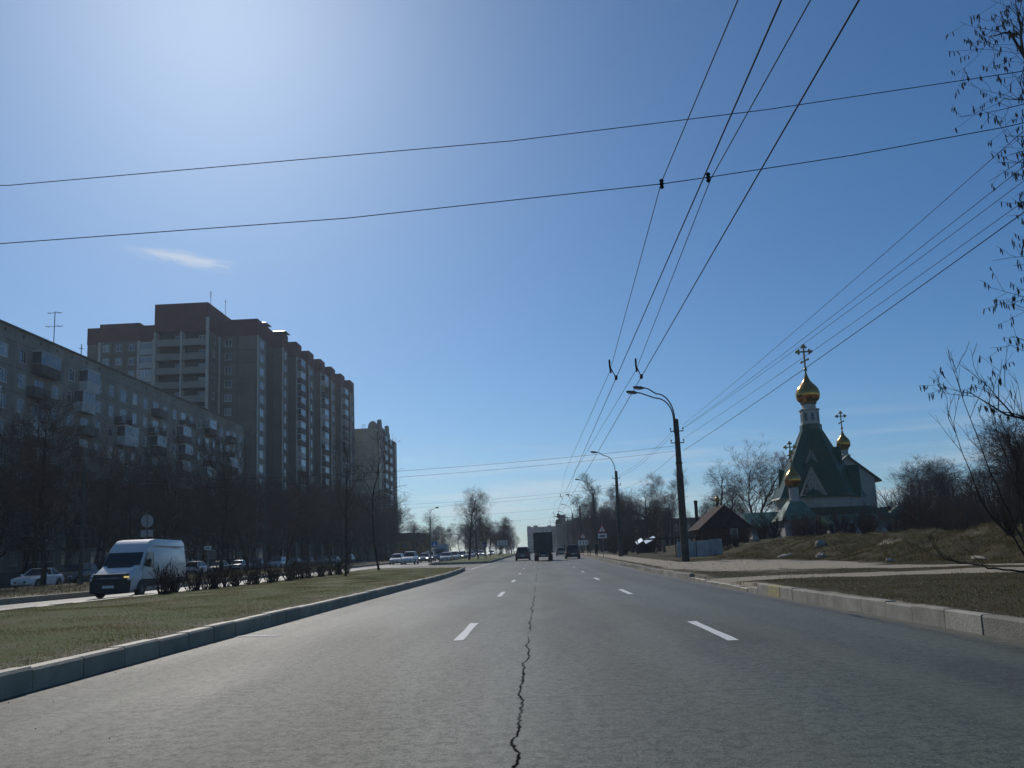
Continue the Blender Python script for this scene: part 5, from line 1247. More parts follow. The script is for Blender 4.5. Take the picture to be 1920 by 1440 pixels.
def box_truck():
    x, y = .45, 97.5
    t = thing('box_truck', 'dark box truck seen from behind in the middle lane', 'truck', (x, y, zr(y)))
    W = 1.1
    MB().box(-W, W, 0, 4.3, .95, 3.28).build('cargo_box', mat('truck_dark_sheet', (.035, .038, .04), .5, var=.3, scale=1.5), t, bevel=.03)
    fr = MB(); fr.box(-W - .01, W + .01, -.04, -.003, 3.2, 3.3); fr.box(-W - .01, W + .01, -.04, -.003, .9, 1.0); fr.box(-W - .01, -W + .07, -.04, -.003, 1.0, 3.2); fr.box(W - .07, W + .01, -.04, -.003, 1.0, 3.2); fr.build('rear_frame', M_DARKMET, t)
    for s in (-1, 1):
        d = MB().box(min(s * .015, s * (W - .08)), max(s * .015, s * (W - .08)), -.03, -.003, 1.02, 3.18).build('rear_door', mat('truck_door', (.045, .048, .05), .5, var=.3, scale=1.2), t)
        MB().tube([(s * .25, -.06, 1.05), (s * .25, -.06, 3.15)], .018, 5).build('lock_bar', M_DARKMET, d)
        MB().box(min(s * .75, s * 1.02), max(s * .75, s * 1.02), -.1, -.04, .72, .84).build('tail_light', M_TAIL, t)
        MB().box(min(s * .62, s * 1.02), max(s * .62, s * 1.02), .2, .22, .2, .75).build('mud_flap', M_RUBBER, t)
        wheel(t, s * .93, .95, .4, .26); wheel(t, s * .66, .95, .4, .22); wheel(t, s * .9, 5.3, .4, .24)
    MB().box(-.95, .95, -.06, .04, .45, .6).build('under_run_bar', M_DARKMET, t)
    MB().box(-.38, .38, .0, 5.6, .6, .9).build('chassis', M_DARKMET, t)
    MB().box(-.28, .28, -.13, -.105, .62, .73).build('number_plate', M_PLATE, t)
    MB().loft([[(-.98, 4.5, .5), (.98, 4.5, .5), (.98, 4.5, 2.2), (-.98, 4.5, 2.2)], [(-.98, 5.4, .5), (.98, 5.4, .5), (.96, 5.4, 2.2), (-.96, 5.4, 2.2)], [(-.95, 6.2, .5), (.95, 6.2, .5), (.92, 6.2, 1.3), (-.92, 6.2, 1.3)]]).build('cab', paint('truck_cab', (.5, .5, .5)), t)
    MB().hexa([(-.9, 4.7, 2.9), (.9, 4.7, 2.9), (.9, 4.9, 2.2), (-.9, 4.9, 2.2)], [(-.9, 4.35, 3.1), (.9, 4.35, 3.1), (.9, 4.35, 2.2), (-.9, 4.35, 2.2)]).build('roof_deflector', paint('truck_cab', (.5, .5, .5)), t)
box_truck()
P_WHITE = paint('white', (.7, .71, .72)); P_SILV = paint('silver', (.42, .43, .45), .5); P_BLACK = paint('black', (.02, .02, .022)); P_GREY = paint('grey', (.15, .16, .17), .4)
P_RED = paint('red', (.22, .03, .03)); P_BLUE = paint('blue', (.04, .07, .16), .3); P_BEI = paint('beige', (.35, .32, .26), .3); P_DGREEN = paint('dark_green', (.03, .06, .045))
UP = R(180)
car('car', 'brownish car ahead in the left lane, left of the box truck', -2.15, 108, UP, paint('brown', (.12, .09, .08), .3), 'suv')
car('minivan', 'dark minivan with a shining roof in the right lane ahead', 4.15, 107, UP, P_BLACK, 'minivan')
car('car', 'pale green-grey hatchback ahead, between the truck and the dark minivan', 3.75, 146, UP, P_BEI, 'hatch')
car('car', 'small car far ahead in the left lane beyond the brownish one', -2.9, 215, UP, P_GREY, 'sedan')
# oncoming queue beyond the crossover
Q = [(-19.8, 116, P_WHITE, 'hatch', 'white hatchback at the left end of the oncoming queue', 0), (-17.4, 112, P_WHITE, 'suv', 'white high estate car second in the oncoming queue', 0),
     (-17.3, 126, P_GREY, 'sedan', 'grey car with glaring headlights in the oncoming queue', 1), (-18.6, 141, P_BLACK, 'suv', 'dark car with bright headlights left of the grey box van', 1),
     (-13.6, 122, P_SILV, 'sedan', 'silver saloon in front of the grey box van in the queue', 0), (-12.9 - .6, 131, P_WHITE, 'hatch', 'white car right of the silver saloon in the queue', 0),
     (-14.0, 147, P_GREY, 'sedan', 'grey saloon with one bright headlight behind the white car', 1), (-14.2, 172, P_SILV, 'sedan', 'silver car behind the median trees in the queue', 0),
     (-17.5, 190, P_BLUE, 'hatch', 'dark blue car farther back in the oncoming queue', 0), (-14.3, 205, P_WHITE, 'sedan', 'small white car far back in the oncoming queue', 1), (-17.6, 235, P_BLACK, 'suv', 'black off-roader near the far end of the queue', 1), (-14.3, 250, P_SILV, 'sedan', 'last pale car visible in the oncoming queue', 1)]
for x, y, pm, k, lb, lit in Q: car('car', lb, x, y, 0, pm, k, lit=bool(lit), group='cars queueing on the oncoming carriageway')
t = thing('box_van', 'light grey box van standing in the oncoming queue', 'van', (-18.0, 153, zr(153)))
MB().box(-1.05, 1.05, 0, 4, .75, 2.9).build('cargo_box', paint('box_grey', (.33, .37, .42)), t, bevel=.04)
MB().loft([[(-.95, 0, .4), (.95, 0, .4), (.9, 0, 2.1), (-.9, 0, 2.1)], [(-.95, -1.0, .4), (.95, -1.0, .4), (.85, -.7, 1.95), (-.85, -.7, 1.95)], [(-.93, -1.7, .4), (.93, -1.7, .4), (.85, -1.6, 1.15), (-.85, -1.6, 1.15)]]).build('cab', paint('box_grey', (.33, .37, .42)), t)
MB().hexa([(-.8, -1.58, 1.2), (.8, -1.58, 1.2), (.8, -1.4, 1.2), (-.8, -1.4, 1.2)], [(-.8, -.76, 1.95), (.8, -.76, 1.95), (.8, -.6, 1.95), (-.8, -.6, 1.95)]).build('windscreen', M_CARGL, t)
for s in (-1, 1):
    MB().box(min(s * .55, s * .85), max(s * .55, s * .85), -1.72, -1.6, .75, .95).build('headlight', M_HEADL, t)
    for wy in (-1.0, 2.8): wheel(t, s * .9, wy, .36, .22)
# parked along the side road
car('car', 'white saloon parked behind the tree trunk at the left edge', -38.0, 62.5, 0, P_WHITE, 'sedan', z=zr(62) + .03)
car('car', 'dark off-roader parked right behind the white saloon at the left edge', -39.2, 70, 0, P_BLACK, 'suv', z=zr(70) + .03)
pk = [(92, P_WHITE, 'hatch', 'white car nearest behind the van among the trees'), (99, P_BLACK, 'sedan', 'black parked car, second beyond the van'), (106, P_SILV, 'sedan', 'silver parked car with a gleaming roof beyond the hedge'),
      (114, P_BLUE, 'hatch', 'dark blue parked hatchback beyond the hedge'), (121, P_SILV, 'suv', 'silver parked estate in the middle of the row under the trees'), (130, P_BLACK, 'sedan', 'black parked saloon under the trees before the tower block'),
      (138, P_RED, 'hatch', 'dark red parked hatchback under the trees'), (147, P_GREY, 'sedan', 'grey parked saloon near the slender median trees'), (156, P_WHITE, 'sedan', 'white parked saloon near the end of the row'), (168, P_DGREEN, 'suv', 'dark green parked off-roader at the far end of the row')]
for y, pm, k, lb in pk: car('car', lb, -38.3 + (y % 3) * .2, y, 0 if y % 2 else UP, pm, k, z=zr(y) + .03, group='cars parked along the side road')

# ------------------------------------------------------------------ people on the path
def person(label, x, y, z, rz, stride, coat, seed):
    P = {'pelvis': (0, 0, .95), 'waist': (0, 0, 1.1), 'chest': (0, .0, 1.33), 'neck': (0, -.01, 1.5), 'head0': (0, -.02, 1.58), 'head1': (0, -.03, 1.7),
         'hl': (-.1, 0, .9), 'kl': (-.11, -stride * .55, .5), 'al': (-.11, -stride * .4, .09), 'tl': (-.11, -stride * .4 - .16, .04),
         'hr': (.1, 0, .9), 'kr': (.11, stride * .2, .5), 'ar': (.11, stride * .75, .1), 'tr': (.11, stride * .75 - .15, .04),
         'sl': (-.19, 0, 1.42), 'el': (-.25, stride * .3, 1.15), 'wl': (-.24, stride * .2, .9), 'fl': (-.23, stride * .12, .8),
         'sr': (.19, 0, 1.42), 'er': (.25, -stride * .25, 1.15), 'wr': (.24, -stride * .45, .92), 'fr': (.23, -stride * .52, .83)}
    rad = {'pelvis': (.16, .12), 'waist': (.155, .115), 'chest': (.18, .125), 'neck': (.055, .055), 'head0': (.075, .085), 'head1': (.085, .1), 'hl': (.095, .095), 'kl': (.065, .065), 'al': (.045, .045), 'tl': (.04, .03),
           'sl': (.075, .075), 'el': (.052, .052), 'wl': (.036, .036), 'fl': (.04, .025)}
    for a in ('h', 'k', 'a', 't', 's', 'e', 'w', 'f'): rad[a + 'r'] = rad[a + 'l']
    E = [('pelvis', 'waist'), ('waist', 'chest'), ('chest', 'neck'), ('neck', 'head0'), ('head0', 'head1'), ('pelvis', 'hl'), ('hl', 'kl'), ('kl', 'al'), ('al', 'tl'), ('pelvis', 'hr'), ('hr', 'kr'), ('kr', 'ar'), ('ar', 'tr'),
         ('chest', 'sl'), ('sl', 'el'), ('el', 'wl'), ('wl', 'fl'), ('chest', 'sr'), ('sr', 'er'), ('er', 'wr'), ('wr', 'fr')]
    ks = list(P); me = bpy.data.meshes.new('person'); me.from_pydata([P[k] for k in ks], [(ks.index(a), ks.index(b_)) for a, b_ in E], [])
    m = NT('clothing_' + str(seed)); sp = m.n('ShaderNodeSeparateXYZ'); tc = m.n('ShaderNodeTexCoord'); m.put(sp.inputs[0], tc.outputs['Object'])
    c = m.mix(m.math('GREATER_THAN', sp.outputs[2], .86), (.02, .022, .03), coat); c = m.mix(m.math('GREATER_THAN', sp.outputs[2], 1.5), c, (.4, .25, .18)); c = m.mix(m.math('GREATER_THAN', sp.outputs[2], 1.68), c, (.03, .022, .015))
    m.t.links.new(c, m.b.inputs['Base Color']); m.b.inputs['Roughness'].default_value = .9
    me.materials.append(m.m)
    o = obj('person', me, None, (x, y, z), rz); tag(o, label, 'person')
    sk = o.modifiers.new('skin', 'SKIN'); o.modifiers.new('subsurf', 'SUBSURF').render_levels = 2; sk.use_smooth_shade = True
    for i, k in enumerate(ks):
        d = me.skin_vertices[0].data[i]; d.radius = rad[k]; d.use_root = (k == 'pelvis')
    # hair and jacket hem as clothing pieces
    MB().lathe([(.001, .0), (.075, .015), (.1, .06), (.098, .12), (.07, .17), (.001, .19)], 12, (0, .005, 1.63)).build('hair', mat('hair_dark', (.03, .022, .016), .8), o, smooth=True)
    MB().lathe([(.2, .0), (.185, .12), (.17, .3)], 12, (0, 0, .82)).build('jacket_hem', mat('jacket_' + str(seed), coat, .9), o, smooth=True)
    # nose and ears
    MB().box(-.012, .012, -.14, -.105, 1.6, 1.635).box(-.1, -.085, -.03, .01, 1.6, 1.66).box(.085, .1, -.03, .01, 1.6, 1.66).build('face_detail', mat('skin_tone', (.4, .25, .18), .7), o)
person('person in dark clothes walking on the path, left of the two', 5.95 + .7, 113, terrain(6.9, 113), R(160), .32, (.03, .032, .04), 1)
person('person in a dark jacket standing on the kerb, right of the two', 6.9 + .3, 106, terrain(7.3, 106), R(10), .16, (.022, .024, .03), 2)

# ------------------------------------------------------------------ bare spring trees
def grow(seed, h, spread, counts, lens, r0, tropism, fork=0.22, droop=0.0, twist=.22, first=None, minr=.008):
    """returns (trunk MB, crown MB, tips); counts/lens per level; bare branches with tapering tubes"""
    rr = random.Random(seed); tr, cr = MB(), MB(); tips = []
    def branch(p, d, L, r, lev):
        n = (9, 6, 4, 3, 2)[lev]; sides = (9, 6, 4, 3, 3)[lev]; pts = [p.copy()]; rad = [r]; dd = d.copy()
        for i in range(n):
            dd = (dd + Vector((rr.gauss(0, 1), rr.gauss(0, 1), rr.gauss(0, .6))) * twist * (.4 if lev == 0 else 1) + Vector((0, 0, tropism * (1 if lev else .6) - droop * (lev > 2)))).normalized()
            pts.append(pts[-1] + dd * (L / n)); t = (i + 1) / n; rad.append(max(minr, r * (1 - t * (.8 if lev == 0 else .85))))
        (tr if lev == 0 else cr).tube(pts, rad, sides, cap=False)
        if lev + 1 < len(counts) + 1 and lev < len(counts):
            k = counts[lev]; f0 = first if (lev == 0 and first is not None) else fork
            for j in range(k):
                t = f0 + (1 - f0) * ((j + rr.random()) / k) if lev == 0 else .25 + .75 * rr.random()
                q = t * n; i = min(int(q), n - 1); pos = pts[i].lerp(pts[i + 1], q - i); ax = (pts[i + 1] - pts[i]).normalized()
                az = j * 2.4 + rr.uniform(-.5, .5); u = ax.orthogonal().normalized(); v = ax.cross(u)
                ang = spread * rr.uniform(.7, 1.25) * (1.0 if lev else (1.1 - .45 * t))
                nd = (ax * math.cos(ang) + (u * math.cos(az) + v * math.sin(az)) * math.sin(ang)).normalized()
                ll = lens[lev] * h * rr.uniform(.65, 1.2) * ((1.15 - .75 * t) if lev == 0 else (1.05 - .35 * t))
                branch(pos, nd, ll, max(minr * 1.3, min(rad[i] * .62, r * .5)), lev + 1)
        else: tips.append((pts[-1].copy(), dd.copy()))
    branch(Vector((0, 0, -.1)), Vector((rr.uniform(-.03, .03), rr.uniform(-.03, .03), 1)).normalized(), h, r0, 0)
    return tr, cr, tips
TREES = {}
def proto(key, seed, h, spread, counts, lens, r0, trop, tm=None, cm=None, **k):
    tr, cr, tips = grow(seed, h, spread, counts, lens, r0, trop, **k)
    TREES[key] = (tr.mesh('trunk', tm or M_BARK, True), cr.mesh('crown', cm or M_TWIG, True), h)
proto('lime1', 1, 12, .75, (16, 6, 6, 4), (.36, .4, .14 / .4 * .4, .07), .2, .10, first=.2)
proto('lime2', 2, 12, .85, (14, 7, 6, 4), (.4, .2, .12, .06), .22, .07, cm=M_TWIGR, first=.22)
proto('lime3', 3, 12, .7, (18, 6, 6, 4), (.34, .19, .12, .06), .18, .12, cm=M_TWIGR, first=.15)
proto('lime4', 8, 12, .9, (15, 7, 5, 4), (.36, .2, .13, .07), .2, .05, first=.25)
proto('birch1', 4, 14, .5, (26, 5, 6, 3), (.26, .13, .09, .05), .14, .10, tm=M_BIRCH, first=.2, droop=.12)
proto('birch2', 5, 14, .55, (24, 5, 6, 3), (.24, .13, .1, .05), .13, .08, tm=M_BIRCH, cm=M_TWIGR, first=.25, droop=.14)
proto('oak', 6, 11, 1.0, (14, 7, 6, 4), (.42, .22, .13, .06), .28, .03, first=.2, twist=.32)
proto('slim', 9, 9, .75, (12, 4, 3), (.3, .17, .1), .09, .12, first=.42)
def stems(key, seed, n, h, r, cm, spread=.4, sub=5, lean=.25):
    """many-stemmed shrub: a fan of thin stems from one root"""
    rr = random.Random(seed); st, tw = MB(), MB()
    for i in range(n):
        a = rr.uniform(0, 2 * math.pi); b0 = rr.uniform(0, .25) ; L = h * rr.uniform(.55, 1.1); p = Vector((math.cos(a) * b0 * r * 3, math.sin(a) * b0 * r * 3, -.05)); d = Vector((math.cos(a) * lean * rr.random() * 1.6, math.sin(a) * lean * rr.random() * 1.6, 1)).normalized(); pts = [p]; dd = d
        for k in range(6): dd = (dd + Vector((rr.gauss(0, .1), rr.gauss(0, .1), .05))).normalized(); pts.append(pts[-1] + dd * L / 6)
        st.tube(pts, [max(.003, r * .12 * (1 - k / 7)) for k in range(7)], 4, False)
        for j in range(sub):
            k = rr.randint(2, 5); q = pts[k]; az = rr.uniform(0, 2 * math.pi); d2 = (dd + Vector((math.cos(az), math.sin(az), .2)) * spread).normalized(); l2 = L * rr.uniform(.15, .4)
            p2 = [q, q + d2 * l2 * .5, q + (d2 + Vector((0, 0, .25))).normalized() * l2]; tw.tube(p2, [.006, .005, .003], 3, False)
            for m_ in range(2): d3 = (d2 + Vector((rr.gauss(0, .5), rr.gauss(0, .5), .3))).normalized(); tw.tube([p2[1], p2[1] + d3 * l2 * .5], [.004, .003], 3, False)
    TREES[key] = (st.mesh('stems', cm, True), tw.mesh('twigs', cm, True), h)
stems('hedge1', 21, 15, 1.0, .12, M_TWIG, .4, 3, .3); stems('hedge2', 22, 13, .95, .12, M_TWIGR, .4, 3, .35)
stems('bush1', 23, 34, 3.4, .35, M_TWIG, .55, 10, .5); stems('bush2', 24, 30, 2.8, .3, M_TWIGR, .55, 10, .55)
def plant(key, name, label, cat, x, y, z, h, rz=0, group=None, parts=('trunk', 'crown'), wid=1.0):
    a, b_, h0 = TREES[key]; s = h / h0
    t = thing(name, label, cat, (x, y, z), rz, group)
    t.scale = (s * wid, s * wid, s)
    obj(parts[0], a, t); obj(parts[1], b_, t); return t
ONES = 'first second third fourth fifth sixth seventh eighth ninth tenth eleventh twelfth thirteenth fourteenth fifteenth sixteenth seventeenth eighteenth nineteenth'.split()
def ordinal(n):
    if n < 20: return ONES[n - 1]
    t, u = divmod(n, 10); return (['twentieth', 'thirtieth', 'fortieth', 'fiftieth', 'sixtieth'][t - 2] if u == 0 else ['twenty', 'thirty', 'forty', 'fifty', 'sixty'][t - 2] + '-' + ONES[u - 1])
def number_labels(group, tail, key):
    """alike things in a row: tell them apart by their place in it"""
    L = sorted([o for o in C.objects if o.get('group') == group], key=key)
    for i, o in enumerate(L): o['label'] = tail.format(ordinal(i + 1))
by_y = lambda o: o.location.y
by_px = lambda o: o.location.x / o.location.y
rt_ = random.Random(77)
# left: row on the verge and two rows in front of the blocks
def row(label, group, xs, ys, hs, keys, base, name='bare_tree'):
    y = ys[0]
    while y < ys[1]:
        x = rt_.uniform(*xs); h = rt_.uniform(*hs)
        plant(rt_.choice(keys), name, label, 'tree', x, y, base(x, y), h, rt_.uniform(0, 6.28), group, wid=rt_.uniform(.9, 1.25)); y += rt_.uniform(ys[2] * .7, ys[2] * 1.3)
LK = ['lime1', 'lime2', 'lime3', 'lime4']
row('bare tree in the dense dark row along the side road on the left', 'bare trees in front of the nine-storey block', (-45.5, -43.5), (48, 152, 5.2), (9.5, 13), LK, lambda x, y: zr(y) - .05)
row('bare tree close against the wall of the nine-storey block', 'bare trees against the nine-storey block', (-53, -49.5), (60, 156, 7), (8, 12), LK, lambda x, y: zr(y) - .05)
row('bare tree in the row before the tall tower block', 'bare trees before the tower block', (-52, -43), (156, 262, 5.2), (11, 15), LK, lambda x, y: zr(y) - .05)
row('bare verge tree between the oncoming road and the side road', 'bare trees on the left verge', (-34, -30.5), (72, 200, 11), (8.5, 11.5), LK, lambda x, y: zr(y) + .2)
plant('lime2', 'bare_tree', 'bare tree whose dark trunk stands in front of the white saloon at the left edge', 'tree', -34.6, 57.5, .27, 11.5, 1.0)
plant('lime1', 'bare_tree', 'bare tree left of the van at the very edge of the view', 'tree', -37.0, 50, .1, 10.5, 2.0)
plant('slim', 'slender_tree', 'slender bare tree on the near median, left of the pair', 'tree', -12.05, 51.7, KH, 7.6, .5)
plant('slim', 'slender_tree', 'slender bare tree on the near median, right of the pair', 'tree', -12.8, 66.4, zr(66) + KH, 9.8, 2.4)
# left distance: trees past the orange building, on the far median and along it
plant('oak', 'bare_tree', 'bare crooked tree peeping past the right edge of the beige block', 'tree', -41, 232, 1.2, 17, .4)
row('bare tree in the distant wood behind the oncoming queue', 'distant trees left of the road', (-44, -24), (205, 420, 9), (8, 11.5), LK + ['oak'], lambda x, y: zr(y))
row('bare tree farther back along the left side of the road', 'far trees along the left roadside', (-24, -16.5), (270, 640, 14), (8, 12), LK, lambda x, y: zr(y))
plant('lime4', 'median_tree', 'bare tree on the far median, the larger left one against the sky', 'tree', -9.6, 114, zr(114) + .2, 8.4, .2, wid=1.25)
plant('slim', 'median_tree', 'bare tree on the far median beside the larger one', 'tree', -8.6, 118, zr(118) + .2, 8.2, 3, wid=1.2)
plant('birch1', 'median_tree', 'narrow bare tree on the far median right of the larger one', 'tree', -8.1, 127, zr(127) + .2, 8.4, 1, wid=1.0)
for k, (x, y, h) in enumerate(((-8.9, 150, 6.5), (-8.3, 168, 7), (-8.8, 186, 6.5), (-8.2, 205, 7.5), (-8.7, 226, 7), (-8.4, 250, 8), (-8.6, 280, 8), (-8.4, 320, 9))):
    plant(['slim', 'birch2', 'lime3'][k % 3], 'median_tree', 'small bare tree in the far line along the median', 'tree', x, y, zr(y) + .2, h, k * 1.7, 'small far trees along the median', wid=1.25)
# right: roadside thicket, birches, trees round the church, the wood behind
row('bare tree in the dark thicket along the right roadside', 'thicket trees on the right roadside', (11.5, 20), (135, 330, 4.6), (6.5, 9.5), LK + ['oak'], lambda x, y: terrain(x, y))
row('bare tree standing deeper in the dark right-hand thicket', 'thicket trees farther right', (20, 40), (140, 205, 3.2), (6, 8.5), LK + ['oak'], lambda x, y: terrain(x, y))
row('far roadside tree closing the right side of the view', 'far trees on the right', (10, 16), (330, 640, 16), (10, 14), LK, lambda x, y: zr(y))
for k, (x, y, h, lb) in enumerate(((13.2, 186, 15.5, 'tall thin birch rising behind the third lamp post'), (15.4, 192, 13, 'shorter birch right of the tall one behind the third lamp post'), (18.5, 180, 10.5, 'birch between the second and first lamp posts'),
                                   (21.4, 150, 12.2, 'left of two slender birches standing together left of the first lamp post'), (23.6, 152, 12.8, 'right of two slender birches standing together left of the first lamp post'), (11.4, 200, 12, 'thin birch left of the second lamp post'))):
    plant(['birch1', 'birch2'][k % 2], 'birch_tree', lb, 'tree', x, y, terrain(x, y), h, k * 1.1, wid=.95)
plant('oak', 'bare_tree', 'wide bare tree right of the first lamp post, behind the timber house', 'tree', 24.5, 112, 1.6, 8.8, .9, wid=1.1)
for k, (x, y, h) in enumerate(((29.5, 116, 10.2), (31.5, 120, 11), (34.0, 122, 10.5), (27.5, 120, 8.5))):
    plant(LK[k], 'bare_tree', 'bare rounded tree in the clump just left of the church tent', 'tree', x, y, 1.5, h, k * 2.1, 'tree clump left of the church', wid=1.2)
rr_ = random.Random(3)
for k in range(40):
    y = rr_.uniform(108, 150); x = y * rr_.uniform(.43, .68); h = rr_.uniform(6.5, 10) * y / 125
    plant(rr_.choice(LK + ['oak', 'birch2']), 'bare_tree', 'bare tree in the brown wood right of and behind the church', 'tree', x, y, 1.2, h, k * 1.3, 'wood behind the church', wid=1.2)
for k, (x, y, h) in enumerate(((35.2, 60, 6.8), (36.6, 62, 7.6), (39.5, 66, 7.4), (34, 57, 5.2), (41, 70, 8))):
    plant(['oak', 'lime4', 'lime2'][k % 3], 'bare_tree', 'dense bare tree in the clump at the right edge behind the mound', 'tree', x, y, terrain(x, y), h, k * 1.9, 'tree clump at the right edge', wid=1.3)
for k in range(34):
    y = rr_.uniform(66, 90); x = y * (.19 + .36 * k / 34) + rr_.uniform(-.8, .8)
    if x < 13: continue
    plant(rr_.choice(['bush1', 'bush2']), 'bare_shrub', 'bare twiggy shrub in the thicket in front of the church', 'shrub', x, y, terrain(x, y), rr_.uniform(1.4, 3.2), k, 'shrubs in front of the church', ('stems', 'twigs'))
for k in range(16):
    y = rr_.uniform(100, 200); x = rr_.uniform(10, 17)
    plant(rr_.choice(['bush1', 'bush2']), 'bare_shrub', 'bare shrub at the foot of the right roadside thicket', 'shrub', x, y, terrain(x, y), rr_.uniform(2, 3.4), k, 'roadside shrubs on the right', ('stems', 'twigs'))
for k in range(22):
    y = rr_.uniform(125, 260); x = rr_.uniform(-33, -24)
    plant(rr_.choice(['bush1', 'bush2']), 'bare_shrub', 'bare shrub on the left verge beyond the parked cars', 'shrub', x, y, zr(y) + .1, rr_.uniform(1.5, 3), k, 'shrubs on the left verge', ('stems', 'twigs'))
# hedge of bare stems along the back of the near median
for k in range(40):
    y = 31.5 + k * .72; x = -14.45 + rr_.uniform(-.35, .35) + .02 * k
    plant(['hedge1', 'hedge2'][k % 2], 'hedge_shrub', 'low bare shrub in the hedge along the back of the near median', 'shrub', x, y, zr(y) + KH - .02, rr_.uniform(.75, 1.3), k * 2.3, 'median hedge shrubs', ('stems', 'twigs'), wid=1.6)

# dense undergrowth closing the wood behind the church
for k in range(44):
    y = rr_.uniform(96, 128); x = y * (.43 + .24 * k / 44) + rr_.uniform(-1, 1)
    plant(rr_.choice(['bush1', 'bush2']), 'bare_shrub', 'undergrowth', 'shrub', x, y, terrain(x, y) - .1, rr_.uniform(3.5, 6.0), k, 'undergrowth of the wood behind the church', ('stems', 'twigs'), wid=1.25)
number_labels('bare trees in front of the nine-storey block', '{} tree from the near end in the dark row along the side road', by_y)
number_labels('bare trees against the nine-storey block', '{} tree from the near end close against the nine-storey block', by_y)
number_labels('bare trees before the tower block', '{} tree from the near end in the row before the tower block', by_y)
number_labels('bare trees on the left verge', '{} tree from the near end on the left verge beyond the van', by_y)
number_labels('distant trees left of the road', '{} nearest tree in the distant wood behind the oncoming queue', by_y)
number_labels('far trees along the left roadside', '{} nearest of the far trees along the left roadside', by_y)
number_labels('small far trees along the median', '{} nearest of the small trees lining the far median', by_y)
number_labels('thicket trees on the right roadside', '{} nearest tree in the dark thicket along the right roadside', by_y)
number_labels('thicket trees farther right', '{} nearest tree deeper in the dark right-hand thicket', by_y)
number_labels('far trees on the right', '{} nearest of the far trees closing the right side of the road', by_y)
number_labels('tree clump left of the church', '{} bare tree from the left in the clump left of the church', by_px)
number_labels('wood behind the church', '{} bare tree from the left in the wood right of and behind the church', by_px)
number_labels('undergrowth of the wood behind the church', '{} shrub from the left in the undergrowth of the wood behind the church', by_px)
number_labels('tree clump at the right edge', '{} tree from the left in the bare clump at the right edge', by_px)
number_labels('shrubs in front of the church', '{} bare shrub from the left in the thicket before the church', by_px)
number_labels('roadside shrubs on the right', '{} nearest bare shrub at the foot of the right roadside thicket', by_y)
number_labels('shrubs on the left verge', '{} nearest bare shrub on the left verge beyond the parked cars', by_y)
number_labels('median hedge shrubs', '{} low bare shrub from the near end of the median hedge', by_y)
# catkin tree leaning in from the right edge
def hang_catkins(t, tips, seed):
    rr = random.Random(seed); b = MB()
    for p, d in tips:
        for j in range(rr.choice((2, 3, 3, 4))):
            q = p - d * rr.uniform(0, .22) + Vector((rr.gauss(0, .018), rr.gauss(0, .018), 0)); L = rr.uniform(.08, .15); sx, sy = rr.gauss(0, .018), rr.gauss(0, .018)
            b.tube([q, q + Vector((sx * .5, sy * .5, -L * .4)), q + Vector((sx, sy, -L))], [.006, .014, .006], 5, True)
    o = b.build('catkins', M_CATKIN, t); o['kind'] = 'stuff'
def catkin_tree():
    tr, cr, tips = grow(31, 13.0, .85, (30, 6, 4), (.24, .12, .06), .13, .05, first=.16, twist=.2, minr=.0035)
    t = thing('catkin_tree', 'bare poplar hung with brown catkins reaching in from the right edge', 'tree', (14.1, 16.8, terrain(14.1, 16.8)), .6)
    tr.build('trunk', M_BARK, t, smooth=True); cr.build('crown', M_TWIG, t, smooth=True)
    hang_catkins(t, tips, 4)
def small_catkin_tree():
    tr, cr, tips = grow(57, 8.6, .9, (20, 6, 4), (.3, .15, .07), .09, .06, first=.3, twist=.2, minr=.0035)
    t = thing('catkin_tree', 'lower tree hung with catkins at the right edge, beside the taller one', 'tree', (11.15, 16.0, terrain(11.15, 16.0)), 1.9)
    tr.build('trunk', M_BARK, t, smooth=True); cr.build('crown', M_TWIG, t, smooth=True); hang_catkins(t, tips, 6)
catkin_tree(); small_catkin_tree()
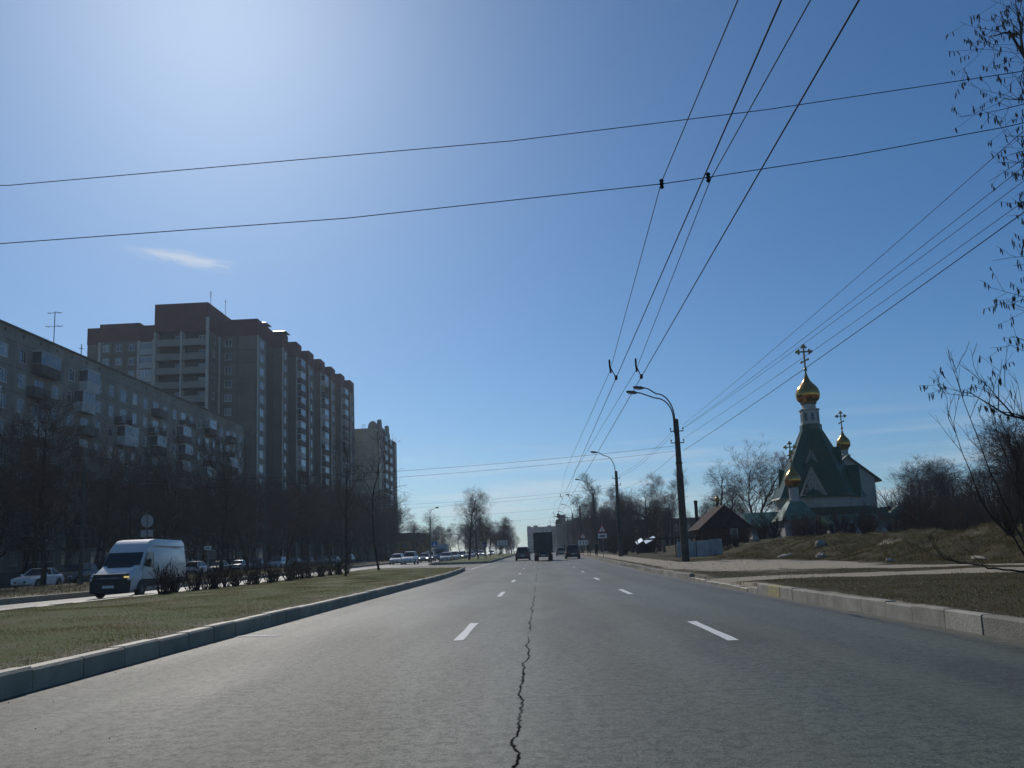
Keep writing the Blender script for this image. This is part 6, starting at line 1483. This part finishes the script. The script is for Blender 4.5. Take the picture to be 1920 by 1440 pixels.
# big straggling bush at the right edge with one long low branch
def straggler():
    rr = random.Random(9); x0, y0 = 12.4, 21.5; z0 = terrain(x0, y0)
    t = thing('straggling_bush', 'large straggling bare bush at the right edge with one low arching branch', 'shrub', (x0, y0, z0))
    st, tw = MB(), MB()
    def br(pts, r, sub=6, fine=True):
        P = [Vector(p) for p in pts]; Q = []
        for i in range(len(P) - 1):
            p0, p1, p2, p3 = P[max(i - 1, 0)], P[i], P[i + 1], P[min(i + 2, len(P) - 1)]
            for k in range(4):
                s = k / 4; Q.append(.5 * ((2 * p1) + (p2 - p0) * s + (2 * p0 - 5 * p1 + 4 * p2 - p3) * s * s + (3 * p1 - p0 - 3 * p2 + p3) * s ** 3) + Vector((rr.gauss(0, .02), rr.gauss(0, .02), rr.gauss(0, .02))))
        Q.append(P[-1]); n = len(Q); st.tube(Q, [max(.004, .6 * r * (1 - .9 * i / (n - 1))) for i in range(n)], 6, False)
        for j in range(sub):
            i = rr.randint(n // 4, n - 2); ax = (Q[i + 1] - Q[i]).normalized(); d = (ax + Vector((rr.gauss(0, .5), rr.gauss(0, .5), rr.uniform(0, .6)))).normalized(); L = rr.uniform(.4, 1.3); w = [Q[i]]
            for k in range(4): d = (d + Vector((rr.gauss(0, .12), rr.gauss(0, .12), .08))).normalized(); w.append(w[-1] + d * L / 4)
            tw.tube(w, [.009, .008, .006, .005, .003], 3, False)
            for m_ in range(3):
                k = rr.randint(1, 3); d2 = (d + Vector((rr.gauss(0, .5), rr.gauss(0, .5), .3))).normalized(); tw.tube([w[k], w[k] + d2 * L * .35], [.005, .003], 3, False)
    br([(0, 0, .05), (-.9, -.2, .12), (-1.6, -.3, .28), (-2.4, -.4, .45), (-2.85, -.45, 1.15)], .05, 8)
    br([(0, 0, 0), (-.5, -.1, .9), (-1.05, 0, 1.7), (-1.5, .1, 3.6), (-1.8, .1, 5.2)], .045, 9)
    br([(0, 0, 0), (-.35, 0, 1.2), (-.75, .1, 2.6), (-1.2, .1, 4.4), (-1.35, .2, 5.8)], .045, 9)
    for k in range(11):
        a = rr.uniform(-2.6, .4); s = rr.uniform(.5, 2.0); h = rr.uniform(2.4, 5.5)
        br([(0.15 * k - .2, .05 * k, 0), (-.2 * s + .15 * k, .2 * math.sin(a), h * .35), (-.55 * s + .2 * k, .5 * math.sin(a), h * .7), (-.9 * s + .2 * k, .8 * math.sin(a), h)], .03, 9)
    st.build('stems', M_BARK, t, smooth=True); tw.build('twigs', M_TWIG, t)
straggler()
# dark scrub at the right end of the mound
for k, (x, y, h) in enumerate(((17.8, 29.5, 1.8), (19.2, 31, 2.2), (20.2, 33.5, 2.4), (21.5, 36, 2.6), (18.8, 34, 1.5))):
    plant(['bush1', 'bush2'][k % 2], 'bare_shrub', 'scrubby bare shrub on the right end of the earth mound', 'shrub', x, y, terrain(x, y), h, k, 'scrub on the mound', ('stems', 'twigs'))

number_labels('scrub on the mound', '{} scrubby bare shrub from the left on the right end of the mound', by_px)
# ------------------------------------------------------------------ thin haze for the distance, also added in place of lens glare
hz = MB().box(-1600, 1600, -260, 1650, -4.0, 62.0)
hm = bpy.data.materials.new('haze'); hm.use_nodes = True; hn = hm.node_tree; hn.nodes.clear()
pv = hn.nodes.new('ShaderNodeVolumePrincipled'); pv.inputs['Color'].default_value = (0.7, 0.84, 1.0, 1); pv.inputs['Density'].default_value = 0.00032; pv.inputs['Anisotropy'].default_value = 0.4
ho = hn.nodes.new('ShaderNodeOutputMaterial'); hn.links.new(pv.outputs[0], ho.inputs['Volume'])
hz = hz.build('haze', hm); hz['kind'] = 'stuff'; tag(hz, 'thin bluish haze over the whole street, added for distance and lens glare', 'haze')
